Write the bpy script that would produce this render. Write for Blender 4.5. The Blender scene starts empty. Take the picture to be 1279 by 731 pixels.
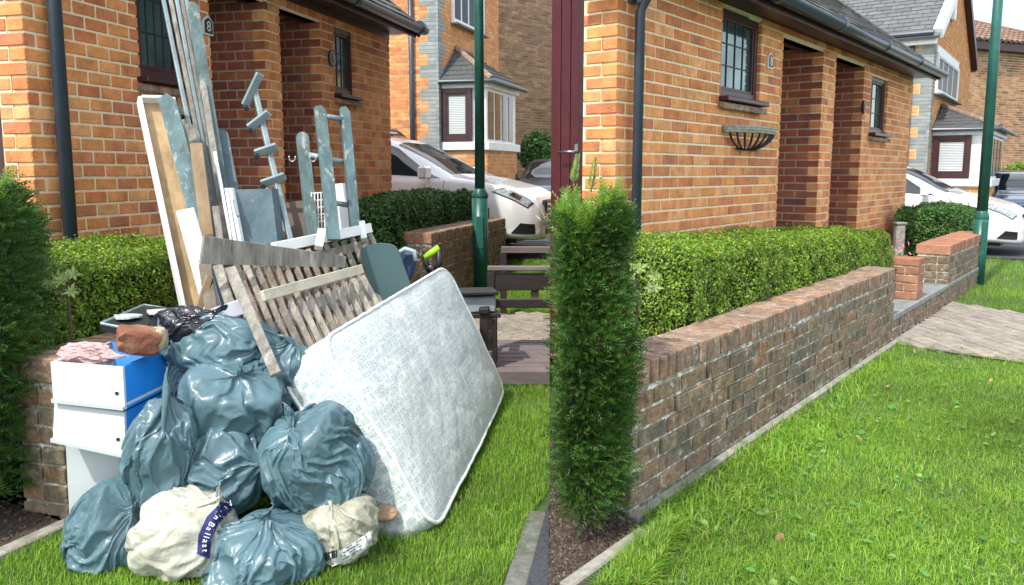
import bpy, bmesh, math, random
import numpy as np
from mathutils import Vector, Matrix, noise
R_ = random.Random(7)
rng = np.random.default_rng(5)
C = bpy.context.scene.collection
# ------------------------------------------------------------------ camera
FPX, W, H, PYC, HZ = 1000.0, 1279.0, 731.0, 345.0, 215.0
CAMZ = 1.3
PITCH = math.atan((PYC - HZ) / FPX)
cd = bpy.data.cameras.new('camera'); cam = bpy.data.objects.new('camera', cd); C.objects.link(cam)
cd.sensor_width = 36; cd.lens = 36 * FPX / W; cd.shift_y = -(H/2 - PYC) / W
cd.clip_start = 0.05; cd.clip_end = 600
cam.location = (0, 0, CAMZ); cam.rotation_euler = (math.pi/2 - PITCH, 0, 0)
bpy.context.scene.camera = cam
# ------------------------------------------------------------------ world, sun, exposure
SUNH = Vector((-0.60, -0.80)).normalized(); SEL = math.radians(54)
w = bpy.data.worlds.new('World'); bpy.context.scene.world = w; w.use_nodes = True
nt = w.node_tree; bg = nt.nodes['Background']
sky = nt.nodes.new('ShaderNodeTexSky'); sky.sky_type = 'NISHITA'; sky.sun_disc = False
sky.sun_elevation = SEL; sky.sun_rotation = math.atan2(SUNH.x, SUNH.y); sky.air_density = 1.0; sky.dust_density = 2.0
tc = nt.nodes.new('ShaderNodeTexCoord'); mp = nt.nodes.new('ShaderNodeMapping'); mp.inputs['Scale'].default_value = (1.5, 1.5, 4)
nz = nt.nodes.new('ShaderNodeTexNoise'); nz.inputs['Scale'].default_value = 1.6; nz.inputs['Detail'].default_value = 7
cr = nt.nodes.new('ShaderNodeValToRGB'); cr.color_ramp.elements[0].position = 0.36; cr.color_ramp.elements[1].position = 0.62
mx = nt.nodes.new('ShaderNodeMix'); mx.data_type = 'RGBA'; mx.inputs['B'].default_value = (9.0, 9.4, 9.8, 1)
L_ = nt.links.new
L_(tc.outputs['Generated'], mp.inputs[0]); L_(mp.outputs[0], nz.inputs['Vector']); L_(nz.outputs['Fac'], cr.inputs[0])
L_(cr.outputs[0], mx.inputs['Factor']); L_(sky.outputs[0], mx.inputs['A']); L_(mx.outputs['Result'], bg.inputs['Color'])
bg.inputs['Strength'].default_value = 0.15
sd = bpy.data.lights.new('sun', 'SUN'); sd.energy = 2.8; sd.angle = math.radians(1.5); sd.color = (1.0, 0.95, 0.85)
so = bpy.data.objects.new('sun', sd); C.objects.link(so)
sv = Vector((SUNH.x*math.cos(SEL), SUNH.y*math.cos(SEL), math.sin(SEL)))
so.rotation_euler = sv.to_track_quat('Z', 'Y').to_euler()
vs = bpy.context.scene.view_settings
vs.view_transform = 'Standard'; vs.look = 'None'; vs.gamma = 1; vs.use_curve_mapping = False
vs.exposure = 0.75
# ------------------------------------------------------------------ projection helpers (photo pixel -> place)
CAM = Vector((0, 0, CAMZ)); cp, sp = math.cos(PITCH), math.sin(PITCH)
def ray(px, py):
    a = (px - (W/2)) / FPX; b = (PYC - py) / FPX
    return Vector((a, cp + b*sp, -sp + b*cp))
def P(px, py, Y):
    d = ray(px, py); return CAM + d * (Y / d.y)
def G(px, py, z=0.0):
    d = ray(px, py); return CAM + d * ((z - CAMZ) / d.z)
def smooth(a, b, x):
    t = min(1, max(0, (x-a)/(b-a))); return t*t*(3-2*t)
def gz(x, y):
    if y < 0.1: return 0.0
    return 0.30 * smooth(7.8, 10.4, y) * (1 - smooth(0.06, 0.12, x / y))
class Fac:
    """vertical plane: origin o, direction d along it, n outward"""
    def __init__(s, o, d, n):
        s.o = Vector((o[0], o[1], 0)); s.d = Vector((d[0], d[1], 0)).normalized(); s.n = Vector((n[0], n[1], 0)).normalized()
        s.rz = math.atan2(s.d.y, s.d.x)
    def pt(s, a, z, off=0.0):
        p = s.o + s.d*a + s.n*off; return Vector((p.x, p.y, z))
    def hit(s, px, py, off=0.0):
        r = ray(px, py); q = s.o + s.n*off
        t = (q - CAM).dot(s.n) / r.dot(s.n); p = CAM + r*t
        return (p - s.o).dot(s.d), p.z
    def s_at(s, px, py=215, off=0.0): return s.hit(px, py, off)[0]
def facade(vpx, px, Y):
    d = ray(vpx, HZ); d = Vector((d.x, d.y, 0)).normalized()
    n = Vector((d.y, -d.x, 0))
    return Fac(P(px, HZ, Y), d, n)
# ------------------------------------------------------------------ object helpers
WL = {}
def link(o, parent=None, base=None):
    C.objects.link(o)
    if parent is not None: o.parent = parent; WL[o.name] = WL[parent.name]
    else: WL[o.name] = Vector(base) if base is not None else Vector((0, 0, 0))
    return o
def tag(o, label=None, cat=None, group=None, kind=None):
    if label: o['label'] = label
    if cat: o['category'] = cat
    if group: o['group'] = group
    if kind: o['kind'] = kind
    return o
def thing(name, label, cat, loc=(0, 0, 0), group=None):
    o = bpy.data.objects.new(name, None); o.empty_display_size = 0.1
    link(o, None, loc); o.location = loc
    return tag(o, label, cat, group)
class MB:
    def __init__(s): s.v = []; s.f = []
    def add(s, vs_, fs):
        n = len(s.v); s.v += [tuple(v) for v in vs_]; s.f += [tuple(n+i for i in f) for f in fs]; return s
    def box6(s, c, ax, ay, az):
        """centre + three half-axis vectors"""
        c = Vector(c); vs_ = [c + ax*i + ay*j + az*k for k in (-1, 1) for j in (-1, 1) for i in (-1, 1)]
        return s.add(vs_, [(0, 2, 3, 1), (4, 5, 7, 6), (0, 1, 5, 4), (2, 6, 7, 3), (0, 4, 6, 2), (1, 3, 7, 5)])
    def cham(s, c, ax, ay, az, ch=0.004):
        """box with chamfered edges along every side (24 verts)"""
        c = Vector(c); lx, ly, lz = ax.length, ay.length, az.length
        ch = min(ch, lx*.45, ly*.45, lz*.45); ux, uy, uz = ax/lx, ay/ly, az/lz
        vs_ = []; idx = {}
        for i in (-1, 1):
            for j in (-1, 1):
                for k in (-1, 1):
                    for m in range(3):
                        a, b, d = lx - (0 if m == 0 else ch), ly - (0 if m == 1 else ch), lz - (0 if m == 2 else ch)
                        idx[i, j, k, m] = len(vs_); vs_.append(c + ux*i*a + uy*j*b + uz*k*d)
        F = []
        for sgn in (-1, 1):
            F.append([idx[sgn, -1, -1, 0], idx[sgn, 1, -1, 0], idx[sgn, 1, 1, 0], idx[sgn, -1, 1, 0]][::sgn])
            F.append([idx[-1, sgn, -1, 1], idx[-1, sgn, 1, 1], idx[1, sgn, 1, 1], idx[1, sgn, -1, 1]][::sgn])
            F.append([idx[-1, -1, sgn, 2], idx[1, -1, sgn, 2], idx[1, 1, sgn, 2], idx[-1, 1, sgn, 2]][::sgn])
        for i in (-1, 1):
            for j in (-1, 1):
                F.append([idx[i, j, -1, 0], idx[i, j, 1, 0], idx[i, j, 1, 1], idx[i, j, -1, 1]])
                F.append([idx[i, -1, j, 0], idx[i, 1, j, 0], idx[i, 1, j, 2], idx[i, -1, j, 2]])
                F.append([idx[-1, i, j, 1], idx[1, i, j, 1], idx[1, i, j, 2], idx[-1, i, j, 2]])
                for k in (-1, 1): F.append([idx[i, j, k, 0], idx[i, j, k, 1], idx[i, j, k, 2]])
        return s.add(vs_, F)
    def fbox(s, fr, s0, s1, z0, z1, o0, o1, ch=0):
        a = fr.pt((s0+s1)/2, (z0+z1)/2, (o0+o1)/2)
        t = (a, fr.d*abs(s1-s0)/2, fr.n*abs(o1-o0)/2, Vector((0, 0, abs(z1-z0)/2)))
        return s.cham(*t, ch) if ch else s.box6(*t)
    def tube(s, pts, r, seg=10, cap=True, flat=1.0):
        pts = [Vector(p) for p in pts]; n = len(pts)
        rr = r if isinstance(r, (list, tuple)) else [r]*n
        t0 = (pts[1]-pts[0]).normalized(); up = Vector((0, 0, 1)) if abs(t0.z) < .9 else Vector((1, 0, 0))
        vs_ = []; prev = None
        for i, p in enumerate(pts):
            t = (pts[min(i+1, n-1)] - pts[max(i-1, 0)]).normalized()
            a = (up.cross(t)).normalized() if prev is None else (prev - t*prev.dot(t)).normalized()
            prev = a; b = t.cross(a)
            for k in range(seg):
                an = 2*math.pi*k/seg; vs_.append(p + (a*math.cos(an) + b*math.sin(an)*flat)*rr[i])
        fs = [(i*seg+k, i*seg+(k+1) % seg, (i+1)*seg+(k+1) % seg, (i+1)*seg+k) for i in range(n-1) for k in range(seg)]
        if cap: fs += [tuple(range(seg))[::-1], tuple((n-1)*seg+k for k in range(seg))]
        return s.add(vs_, fs)
    def prism(s, poly, vec):
        poly = [Vector(p) for p in poly]; n = len(poly); vec = Vector(vec)
        return s.add(poly + [p+vec for p in poly], [tuple(range(n))[::-1], tuple(range(n, 2*n))] + [(i, (i+1) % n, (i+1) % n+n, i+n) for i in range(n)])
    def build(s, name, mat, parent=None, smooth_=False, base=None):
        me = bpy.data.meshes.new(name); me.from_pydata(s.v, [], s.f)
        b = WL[parent.name] if parent is not None else (Vector(base) if base is not None else s.base())
        if b.length > 0: me.transform(Matrix.Translation(-b))
        fixn(me)
        if smooth_: me.polygons.foreach_set('use_smooth', [True]*len(me.polygons))
        me.materials.append(mat)
        o = bpy.data.objects.new(name, me); link(o, parent, b)
        if parent is None: o.location = b
        return o
    def base(s):
        a = np.array(s.v); return Vector((a[:, 0].mean(), a[:, 1].mean(), a[:, 2].min()))

def fixn(me):
    bm = bmesh.new(); bm.from_mesh(me); bmesh.ops.recalc_face_normals(bm, faces=bm.faces); bm.to_mesh(me); bm.free()
def npmesh(name, V, F, mat, parent=None, base=None, smooth_=False):
    """V (n,3) float, F (m,k) int"""
    b = WL[parent.name] if parent is not None else (Vector(base) if base is not None else Vector((V[:, 0].mean(), V[:, 1].mean(), V[:, 2].min())))
    V = V - np.array(b)
    me = bpy.data.meshes.new(name); m, k = F.shape
    me.vertices.add(len(V)); me.vertices.foreach_set('co', V.astype(np.float32).ravel())
    me.loops.add(m*k); me.loops.foreach_set('vertex_index', F.astype(np.int32).ravel())
    me.polygons.add(m); me.polygons.foreach_set('loop_start', np.arange(0, m*k, k, dtype=np.int32))
    me.update(calc_edges=True)
    if smooth_: me.shade_smooth()
    else: me.shade_flat()
    me.materials.append(mat)
    o = bpy.data.objects.new(name, me); link(o, parent, b)
    if parent is None: o.location = b
    return o
# ------------------------------------------------------------------ materials
MC = {}
def mat(name, cols, rough=.6, nscale=6, nvar=.25, bump=0., bscale=60, rnd=None, metal=0., spec=.5, patch=None, patch2=None, stretch=(1, 1, 1), coat=0., trans=0., weave=None, local=False):
    if name in MC: return MC[name]
    m = bpy.data.materials.new(name); m.use_nodes = True; t = m.node_tree; N = t.nodes.new; K = t.links.new
    b = t.nodes['Principled BSDF']
    if local: g = N('ShaderNodeTexCoord'); pos = g.outputs['Object']
    else: g = N('ShaderNodeNewGeometry'); pos = g.outputs['Position']
    mpn = N('ShaderNodeMapping'); mpn.inputs['Scale'].default_value = stretch; K(pos, mpn.inputs[0]); pos = mpn.outputs[0]
    if not isinstance(cols[0], (tuple, list)): cols = [cols]
    col = None
    if rnd and len(cols) > 1:
        oi = N('ShaderNodeObjectInfo'); gg = N('ShaderNodeNewGeometry'); ad = N('ShaderNodeMath'); ad.operation = 'ADD'
        fr = N('ShaderNodeMath'); fr.operation = 'FRACT'
        K(oi.outputs['Random'], ad.inputs[0]); K(gg.outputs['Random Per Island'], ad.inputs[1]); K(ad.outputs[0], fr.inputs[0])
        rp = N('ShaderNodeValToRGB'); e = rp.color_ramp.elements; n = len(cols)
        e[0].position = 0; e[0].color = (*cols[0], 1); e[1].position = 1; e[1].color = (*cols[-1], 1)
        for i in range(1, n-1): x = e.new(i/(n-1)); x.color = (*cols[i], 1)
        K(fr.outputs[0], rp.inputs[0]); col = rp.outputs[0]
    else:
        rg = N('ShaderNodeRGB'); rg.outputs[0].default_value = (*cols[0], 1); col = rg.outputs[0]
    nz = N('ShaderNodeTexNoise'); nz.inputs['Scale'].default_value = nscale; nz.inputs['Detail'].default_value = 6; nz.inputs['Roughness'].default_value = .65
    K(pos, nz.inputs['Vector'])
    mr = N('ShaderNodeMapRange'); mr.inputs['From Min'].default_value = .3; mr.inputs['From Max'].default_value = .7
    mr.inputs['To Min'].default_value = 1-nvar; mr.inputs['To Max'].default_value = 1+nvar; K(nz.outputs['Fac'], mr.inputs[0])
    vm = N('ShaderNodeVectorMath'); vm.operation = 'SCALE'; K(col, vm.inputs[0]); K(mr.outputs[0], vm.inputs['Scale']); col = vm.outputs[0]
    for pt_ in (patch, patch2):
        if pt_:
            pc, psc, lo, hi = pt_[:4]
            n2 = N('ShaderNodeTexNoise'); n2.inputs['Scale'].default_value = psc; n2.inputs['Detail'].default_value = 8; n2.inputs['Roughness'].default_value = .7
            ofs = N('ShaderNodeVectorMath'); ofs.operation = 'ADD'; ofs.inputs[1].default_value = (psc*3.1, 1.7, 9.2); K(pos, ofs.inputs[0]); K(ofs.outputs[0], n2.inputs['Vector'])
            r2 = N('ShaderNodeMapRange'); r2.inputs['From Min'].default_value = lo; r2.inputs['From Max'].default_value = hi; K(n2.outputs['Fac'], r2.inputs[0])
            mxn = N('ShaderNodeMix'); mxn.data_type = 'RGBA'; K(r2.outputs[0], mxn.inputs['Factor']); K(col, mxn.inputs['A']); mxn.inputs['B'].default_value = (*pc, 1); col = mxn.outputs['Result']
    K(col, b.inputs['Base Color'])
    b.inputs['Roughness'].default_value = rough; b.inputs['Metallic'].default_value = metal; b.inputs['Specular IOR Level'].default_value = spec
    if coat: b.inputs['Coat Weight'].default_value = coat; b.inputs['Coat Roughness'].default_value = .05
    if bump:
        n3 = N('ShaderNodeTexNoise'); n3.inputs['Scale'].default_value = bscale; n3.inputs['Detail'].default_value = 5; K(pos, n3.inputs['Vector'])
        bp = N('ShaderNodeBump'); bp.inputs['Strength'].default_value = min(1, bump); bp.inputs['Distance'].default_value = .004*max(1, bump); K(n3.outputs['Fac'], bp.inputs['Height']); K(bp.outputs[0], b.inputs['Normal'])
    if trans:
        tl = N('ShaderNodeBsdfTranslucent'); ms = N('ShaderNodeMixShader'); ms.inputs[0].default_value = trans
        K(col, tl.inputs['Color']); K(b.outputs[0], ms.inputs[1]); K(tl.outputs[0], ms.inputs[2]); K(ms.outputs[0], t.nodes['Material Output'].inputs['Surface'])
    MC[name] = m; return m
BR_OR = [(.62, .23, .075), (.70, .29, .10), (.52, .16, .06), (.68, .32, .12), (.74, .37, .16), (.62, .24, .08), (.46, .16, .08), (.70, .30, .10), (.66, .27, .09)]
M = dict(
 brick=mat('orange_brick', BR_OR, .85, 9, .34, 1.2, 70, rnd=1, patch=((.40, .17, .08), 3, .58, .78), patch2=((.70, .45, .24), 11, .66, .78)),
 brick_shaded=mat('shaded_porch_brick', [(.33, .09, .045), (.24, .06, .04), (.42, .14, .06), (.18, .06, .05), (.38, .11, .05)], .85, 9, .3, .8, 90, rnd=1),  # same brick as the front, with porch shade put into a darker colour
 mortar=mat('cream_mortar', (.80, .68, .46), .95, 25, .12, .8, 150),
 oldbrick=mat('weathered_brick', [(.25, .165, .10), (.20, .14, .09), (.29, .19, .11), (.19, .165, .115), (.30, .165, .09), (.23, .18, .12), (.17, .14, .10)], .95, 22, .65, 2.2, 55, rnd=1, patch=((.52, .50, .44), 19, .585, .65), patch2=((.10, .09, .065), 4, .46, .70)),
 capbrick=mat('coping_brick', [(.27, .17, .11), (.22, .15, .11), (.28, .20, .14), (.33, .18, .11), (.20, .15, .12)], .9, 20, .5, 1.8, 60, rnd=1, patch=((.48, .45, .40), 15, .58, .68), patch2=((.10, .09, .07), 6, .56, .72)),
 oldmortar=mat('lichen_mortar', (.34, .30, .23), .95, 20, .4, 1.0, 90, patch=((.80, .78, .72), 17, .50, .58), patch2=((.12, .11, .08), 6, .56, .72)),
 newbrick=mat('red_pier_brick', [(.34, .15, .085), (.28, .12, .07), (.40, .20, .12)], .9, 12, .3, .9, 80, rnd=1, patch=((.5, .42, .34), 9, .62, .76)),
 engbrick=mat('dark_blue_brick', [(.05, .06, .08), (.08, .09, .12)], .6, 9, .2, .5, 80, rnd=1),
 buff=mat('buff_brick', [(.60, .34, .15), (.66, .40, .19), (.54, .28, .12)], .9, 9, .2, .5, 80, rnd=1),
 ngold=mat('neighbour_brick', [(.56, .25, .09), (.62, .30, .11), (.50, .21, .08), (.66, .36, .15)], .9, 6, .2, .5, 80, rnd=1),
 grey=mat('grey_quoin_brick', [(.23, .26, .27), (.30, .32, .32), (.19, .22, .24)], .9, 6, .2, .5, 80, rnd=1),
 brown=mat('brown_brick', [(.26, .15, .085), (.20, .11, .07), (.32, .20, .11), (.16, .09, .06), (.36, .22, .12)], .9, 6, .25, .5, 80, rnd=1),
 tan=mat('tan_brick', [(.40, .23, .12), (.30, .16, .09), (.46, .28, .15), (.36, .2, .11), (.14, .09, .07)], .9, 6, .25, .5, 80, rnd=1),
 pipe=mat('dark_pipe', (.035, .05, .075), .35, 8, .15, 0, spec=.6),
 maroon=mat('maroon_paint', (.075, .012, .018), .35, 6, .25, .1, 50, spec=.5),
 maroonw=mat('maroon_timber', (.045, .014, .016), .4, 8, .3, .2, 60),
 blackp=mat('black_plastic', (.015, .015, .018), .4, 8, .2, 0),
 steel=mat('steel', (.35, .36, .37), .3, 10, .2, 0, metal=.9),
 lead=mat('lead_strip', (.02, .02, .022), .5, 8, .1, 0),
 green=mat('lamp_green', (.015, .105, .085), .38, 5, .25, .15, 30, spec=.5, patch=((.03, .06, .05), 12, .62, .75)),
 slate=mat('roof_tile_dark', [(.05, .055, .06), (.075, .08, .08), (.10, .10, .095), (.06, .065, .06)], .8, 14, .4, 1.0, 50, rnd=1, patch=((.12, .14, .07), 9, .58, .72)),
 slate2=mat('pale_slate', [(.10, .105, .11), (.13, .135, .14), (.08, .085, .09)], .8, 8, .25, .5, 50, rnd=1),
 redtile=mat('red_tile', [(.19, .11, .075), (.15, .09, .065), (.24, .15, .10)], .85, 8, .25, .6, 50, rnd=1),
 white=mat('white_paint', (.74, .75, .75), .45, 7, .10, .2, 40, patch=((.45, .44, .40), 12, .60, .76)),
 concrete=mat('concrete', (.30, .28, .25), .95, 18, .3, 1.0, 60, patch=((.14, .15, .10), 4, .5, .7)),
 stone=mat('stone_slab', (.20, .22, .22), .85, 10, .3, .5, 60, patch=((.30, .30, .26), 5, .5, .7)),
 paver=mat('paver', [(.24, .215, .18), (.29, .255, .21), (.21, .19, .165), (.27, .24, .20), (.32, .28, .22)], .9, 16, .3, .8, 60, rnd=1),
 joint=mat('paving_sand', (.20, .17, .13), .95, 20, .4, .8, 80, patch=((.06, .09, .03), 5, .55, .7)),
 tarmac=mat('tarmac', (.045, .047, .055), .9, 60, .5, 1.0, 200),
 soil=mat('soil', (.055, .038, .028), 1., 30, .5, 1.6, 45),
 turf=mat('turf', (.045, .085, .015), 1., 12, .5, 1.0, 40, patch=((.11, .09, .045), 4, .6, .75)),
 grass=mat('grass_blades', [(.11, .27, .02), (.18, .38, .025), (.25, .44, .03), (.07, .20, .015), (.34, .50, .05), (.15, .34, .025), (.45, .48, .16)], .55, .9, .45, 0, rnd=1, trans=.35, patch=((.30, .32, .10), 2.3, .60, .82)),
 clover=mat('clover', [(.06, .20, .03), (.10, .28, .05), (.20, .36, .08)], .5, 3, .2, 0, rnd=1, trans=.3),
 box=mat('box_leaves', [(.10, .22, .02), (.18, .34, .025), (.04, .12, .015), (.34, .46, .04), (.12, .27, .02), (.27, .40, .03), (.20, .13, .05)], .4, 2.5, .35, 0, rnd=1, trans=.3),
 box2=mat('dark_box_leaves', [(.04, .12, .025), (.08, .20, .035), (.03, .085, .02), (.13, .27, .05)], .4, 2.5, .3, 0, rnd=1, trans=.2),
 yew=mat('yew_needles', [(.03, .10, .02), (.05, .15, .025), (.02, .07, .015), (.10, .23, .03), (.04, .12, .02), (.14, .10, .04)], .45, 3, .3, 0, rnd=1, trans=.2),
 yewtip=mat('yew_tips', [(.16, .32, .03), (.24, .38, .05), (.10, .25, .03)], .45, 3, .2, 0, rnd=1, trans=.3),
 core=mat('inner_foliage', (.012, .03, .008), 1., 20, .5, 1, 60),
 bark=mat('bark', (.10, .07, .05), .9, 20, .4, 1, 60),
 varie=mat('variegated_leaves', [(.28, .38, .10), (.42, .48, .20), (.14, .28, .06)], .45, 8, .2, 0, rnd=1, trans=.3),
 pink=mat('pink_petals', [(.75, .10, .25), (.8, .3, .45), (.6, .05, .15)], .5, 8, .2, 0, rnd=1),
 wicker=mat('coir_rim', (.28, .30, .26), .9, 40, .5, 1, 90),
 glass=mat('window_glass', (.10, .17, .17), .05, 3, .4, 0, spec=1., metal=.55),
 blind=mat('window_blind', (.55, .57, .58), .6, 30, .05, 0),
 cwhite=mat('car_white', (.80, .82, .84), .22, 2, .03, 0, coat=.8),
 csilver=mat('car_silver', (.30, .38, .42), .3, 2, .05, 0, metal=.5, coat=.6),
 cdark=mat('car_navy', (.03, .05, .085), .2, 2, .05, 0, coat=.9),
 cglass=mat('car_glass', (.012, .016, .02), .05, 2, .1, 0, spec=.8),
 chrome=mat('chrome', (.7, .72, .74), .15, 3, .05, 0, metal=1),
 lampg=mat('headlight_glass', (.35, .40, .44), .12, 30, .5, .2, 40, spec=.8),
 tyre=mat('tyre', (.02, .02, .02), .8, 20, .2, .3, 60),
)
bagm = mat('rubbish_sack', (.080, .150, .182), .34, 3, .22, .0, spec=.55, local=True)
def bag_bump(m, sc1=6, sc2=15, s=.12):
    t = m.node_tree; N = t.nodes.new; K = t.links.new; b = t.nodes['Principled BSDF']
    tc_ = N('ShaderNodeTexCoord'); n0 = N('ShaderNodeTexNoise'); n0.inputs['Scale'].default_value = sc1; n0.inputs['Detail'].default_value = 2
    n1 = N('ShaderNodeTexNoise'); n1.inputs['Scale'].default_value = sc2; n1.inputs['Detail'].default_value = 2; n1.inputs['Distortion'].default_value = 1.2
    K(tc_.outputs['Object'], n0.inputs['Vector']); K(tc_.outputs['Object'], n1.inputs['Vector'])
    def ridge(o):
        a = N('ShaderNodeMath'); a.operation = 'SUBTRACT'; a.inputs[1].default_value = .5; K(o, a.inputs[0])
        c = N('ShaderNodeMath'); c.operation = 'ABSOLUTE'; K(a.outputs[0], c.inputs[0]); return c.outputs[0]
    ad = N('ShaderNodeMath'); ad.operation = 'MULTIPLY_ADD'; ad.inputs[1].default_value = 2.0
    K(ridge(n0.outputs['Fac']), ad.inputs[0]); K(ridge(n1.outputs['Fac']), ad.inputs[2])
    bp = N('ShaderNodeBump'); bp.inputs['Strength'].default_value = s; bp.inputs['Distance'].default_value = .03; K(ad.outputs[0], bp.inputs['Height']); K(bp.outputs[0], b.inputs['Normal'])
bag_bump(bagm)
bagk = mat('black_sack', (.012, .014, .022), .25, 3, .2, 0, spec=.6, local=True); bag_bump(bagk)
# ------------------------------------------------------------------ sacks: cloth settled over lumpy contents
def settle(seed, boxy, over, press, bend=.12, lvl=5, frames=26):
    sc = bpy.context.scene; sd_ = Vector((seed*3.1, seed, seed*.37))
    bm = bmesh.new(); bmesh.ops.create_icosphere(bm, subdivisions=4, radius=1)
    for v in bm.verts:
        p = v.co.copy(); q = p.lerp(p/max(map(abs, p)), boxy); v.co = q*(1+.26*noise.noise(p*1.3+sd_)+.03*noise.noise(p*4+sd_))*.86
        if v.co.z < -.75: v.co.z = -.75
    me = bpy.data.meshes.new('contents'); bm.to_mesh(me); bm.free(); k = bpy.data.objects.new('contents', me); C.objects.link(k)
    k.modifiers.new('c', 'COLLISION'); k.collision.thickness_outer = .02; k.collision.cloth_friction = 8
    bm = bmesh.new(); bmesh.ops.create_icosphere(bm, subdivisions=lvl, radius=1.18)
    for v in bm.verts:
        f = max(0, (v.co.z/1.18-.85)/.15)
        if f > 0: v.co.x *= 1-.82*f; v.co.y *= 1-.82*f; v.co.z += f*.5
        az = math.atan2(v.co.y, v.co.x)+.5*noise.noise(v.co*1.2+sd_); q_ = 1+.05*math.sin(az*11+seed)*(.35+.65*max(0, v.co.z))+.02*math.sin(az*23)*(.3+max(0, v.co.z)); v.co.x *= q_; v.co.y *= q_
        v.co += Vector((noise.noise(v.co*9+sd_), noise.noise(v.co*9-sd_), noise.noise(v.co*8)))*.005
    me = bpy.data.meshes.new('sack'); bm.to_mesh(me); bm.free(); o = bpy.data.objects.new('sack', me); C.objects.link(o)
    c = o.modifiers.new('cloth', 'CLOTH'); q = c.settings; q.quality = 4; q.mass = .15; q.tension_stiffness = 25; q.compression_stiffness = 25; q.shear_stiffness = 10; q.bending_stiffness = bend
    q.tension_damping = 10; q.compression_damping = 10; q.bending_damping = .5; q.air_damping = 3; q.shrink_min = -over; q.use_pressure = True; q.uniform_pressure_force = press
    c.collision_settings.distance_min = .012; c.collision_settings.use_self_collision = False; c.collision_settings.collision_quality = 2
    sc.frame_start = 1; sc.frame_end = frames
    for f in range(1, frames+1): sc.frame_set(f)
    e = o.evaluated_get(bpy.context.evaluated_depsgraph_get()); nm = bpy.data.meshes.new_from_object(e)
    bpy.data.objects.remove(o); bpy.data.objects.remove(k); sc.frame_set(1)
    V = np.array([v.co[:] for v in nm.vertices]); F = [tuple(p.vertices) for p in nm.polygons]; bpy.data.meshes.remove(nm)
    return V, F
# ------------------------------------------------------------------ brick walls
BM = {}
def brick_mesh(l, h, t, m):
    key = (max(1, round(l*50)), round(h*200), round(t*50), m.name)
    if key not in BM:
        l, h, t = key[0]/50, key[1]/200, key[2]/50
        b = MB(); b.cham((0, 0, 0), Vector((l/2, 0, 0)), Vector((0, t/2, 0)), Vector((0, 0, h/2)), .0035)
        me = bpy.data.meshes.new('brick'); me.from_pydata(b.v, [], b.f); fixn(me); me.materials.append(m); BM[key] = me
    return BM[key]
def overlap(a0, a1, z0, z1, holes):
    return any(a1 > h[0]+.004 and a0 < h[1]-.004 and z1 > h[2]+.004 and z0 < h[3]-.004 for h in holes)
def lay_rects(s0, s1, z0, z1, holes, L=.225, course=.075, gap=.013, bond='stretcher', top=None, topfn=None, phase=0):
    out = []; nrow = int(round((z1-z0)/course)); rr = random.Random(3)
    for r in range(nrow):
        za = z0 + r*course; zb = za + course - gap
        lens = []
        if bond == 'stretcher': lens = [L]; x = s0 - (L/2 if (r+phase) % 2 else 0)
        elif bond == 'header': lens = [L/2]; x = s0 - (L/4 if (r+phase) % 2 else 0)
        else: x = s0 - (L/4 if r % 2 else 0)
        while x < s1 - .01:
            l = lens[0] if lens else (L if rr.random() < .6 else L/2)
            a, b = max(x, s0), min(x+l-gap, s1)
            x += l
            if topfn and zb > topfn((a+b)/2): continue
            if b - a < .008: continue
            segs = [(a, b)]
            for h in holes:
                if zb > h[2]+.004 and za < h[3]-.004:
                    ns = []
                    for (p, q) in segs:
                        if q <= h[0] or p >= h[1]: ns.append((p, q)); continue
                        if p < h[0]: ns.append((p, h[0]))
                        if q > h[1]: ns.append((h[1], q))
                    segs = ns
            for (p, q) in segs:
                if q-p > .008: out.append((p, q, za, zb))
    return out
def lay(parent, fr, rects, m, limit=300, depth=.1, off=0, name='brick', jit=.0012):
    """bricks nearest the camera become parts of their own, the rest one joined part"""
    def key(q):
        p = fr.pt((q[0]+q[1])/2, (q[2]+q[3])/2, off); return (p-CAM).length
    def inview(q):
        p = fr.pt((q[0]+q[1])/2, (q[2]+q[3])/2, off)-CAM
        x = p.x; f = p.y*cp - p.z*sp; u = p.y*sp + p.z*cp
        if f < .2: return False
        px = W/2 + FPX*x/f; py = PYC - FPX*u/f
        return -30 < px < W+30 and -30 < py < H+30
    vis = sorted([q for q in rects if inview(q)], key=key); hid = [q for q in rects if not inview(q)]
    solo, rest = vis[:limit], vis[limit:] + hid
    b = WL[parent.name]
    for q in solo:
        l, h = q[1]-q[0], q[3]-q[2]
        me = brick_mesh(l, h, depth, m); o = bpy.data.objects.new(name, me)
        o.parent = parent; C.objects.link(o)
        o.location = fr.pt((q[0]+q[1])/2, (q[2]+q[3])/2, off - depth/2 + R_.uniform(-jit, jit)) - b
        o.scale = (l/(max(1, round(l*50))/50), 1, h/(round(h*200)/200))
        o.rotation_euler = (R_.uniform(-.01, .01), 0, fr.rz + R_.uniform(-.004, .004))
    if rest:
        c = np.array([fr.pt((q[0]+q[1])/2, (q[2]+q[3])/2, off) for q in rest])
        hl = np.array([(q[1]-q[0])/2 for q in rest])[:, None]; hh = np.array([(q[3]-q[2])/2 for q in rest])[:, None]
        d, n = np.array(fr.d), np.array(fr.n); z = np.array([0, 0, 1.]); j = rng.uniform(-jit, jit, (len(rest), 1))
        V = []
        for k in (0, 1):
            for sa, sb in ((-1, -1), (1, -1), (1, 1), (-1, 1)):
                V.append(c + d*hl*sa*(1 if k == 0 else 1) + z*hh*sb + n*(j - (0 if k else depth)))
        V = np.stack(V, 1).reshape(-1, 3); B = np.arange(len(rest))[:, None]*8
        F = np.concatenate([B + np.array(f)[None] for f in ((4, 5, 6, 7), (0, 1, 5, 4), (1, 2, 6, 5), (2, 3, 7, 6), (3, 0, 4, 7))])
        o = npmesh(name+'work', V, F, m, parent); o['kind'] = 'stuff'
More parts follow.
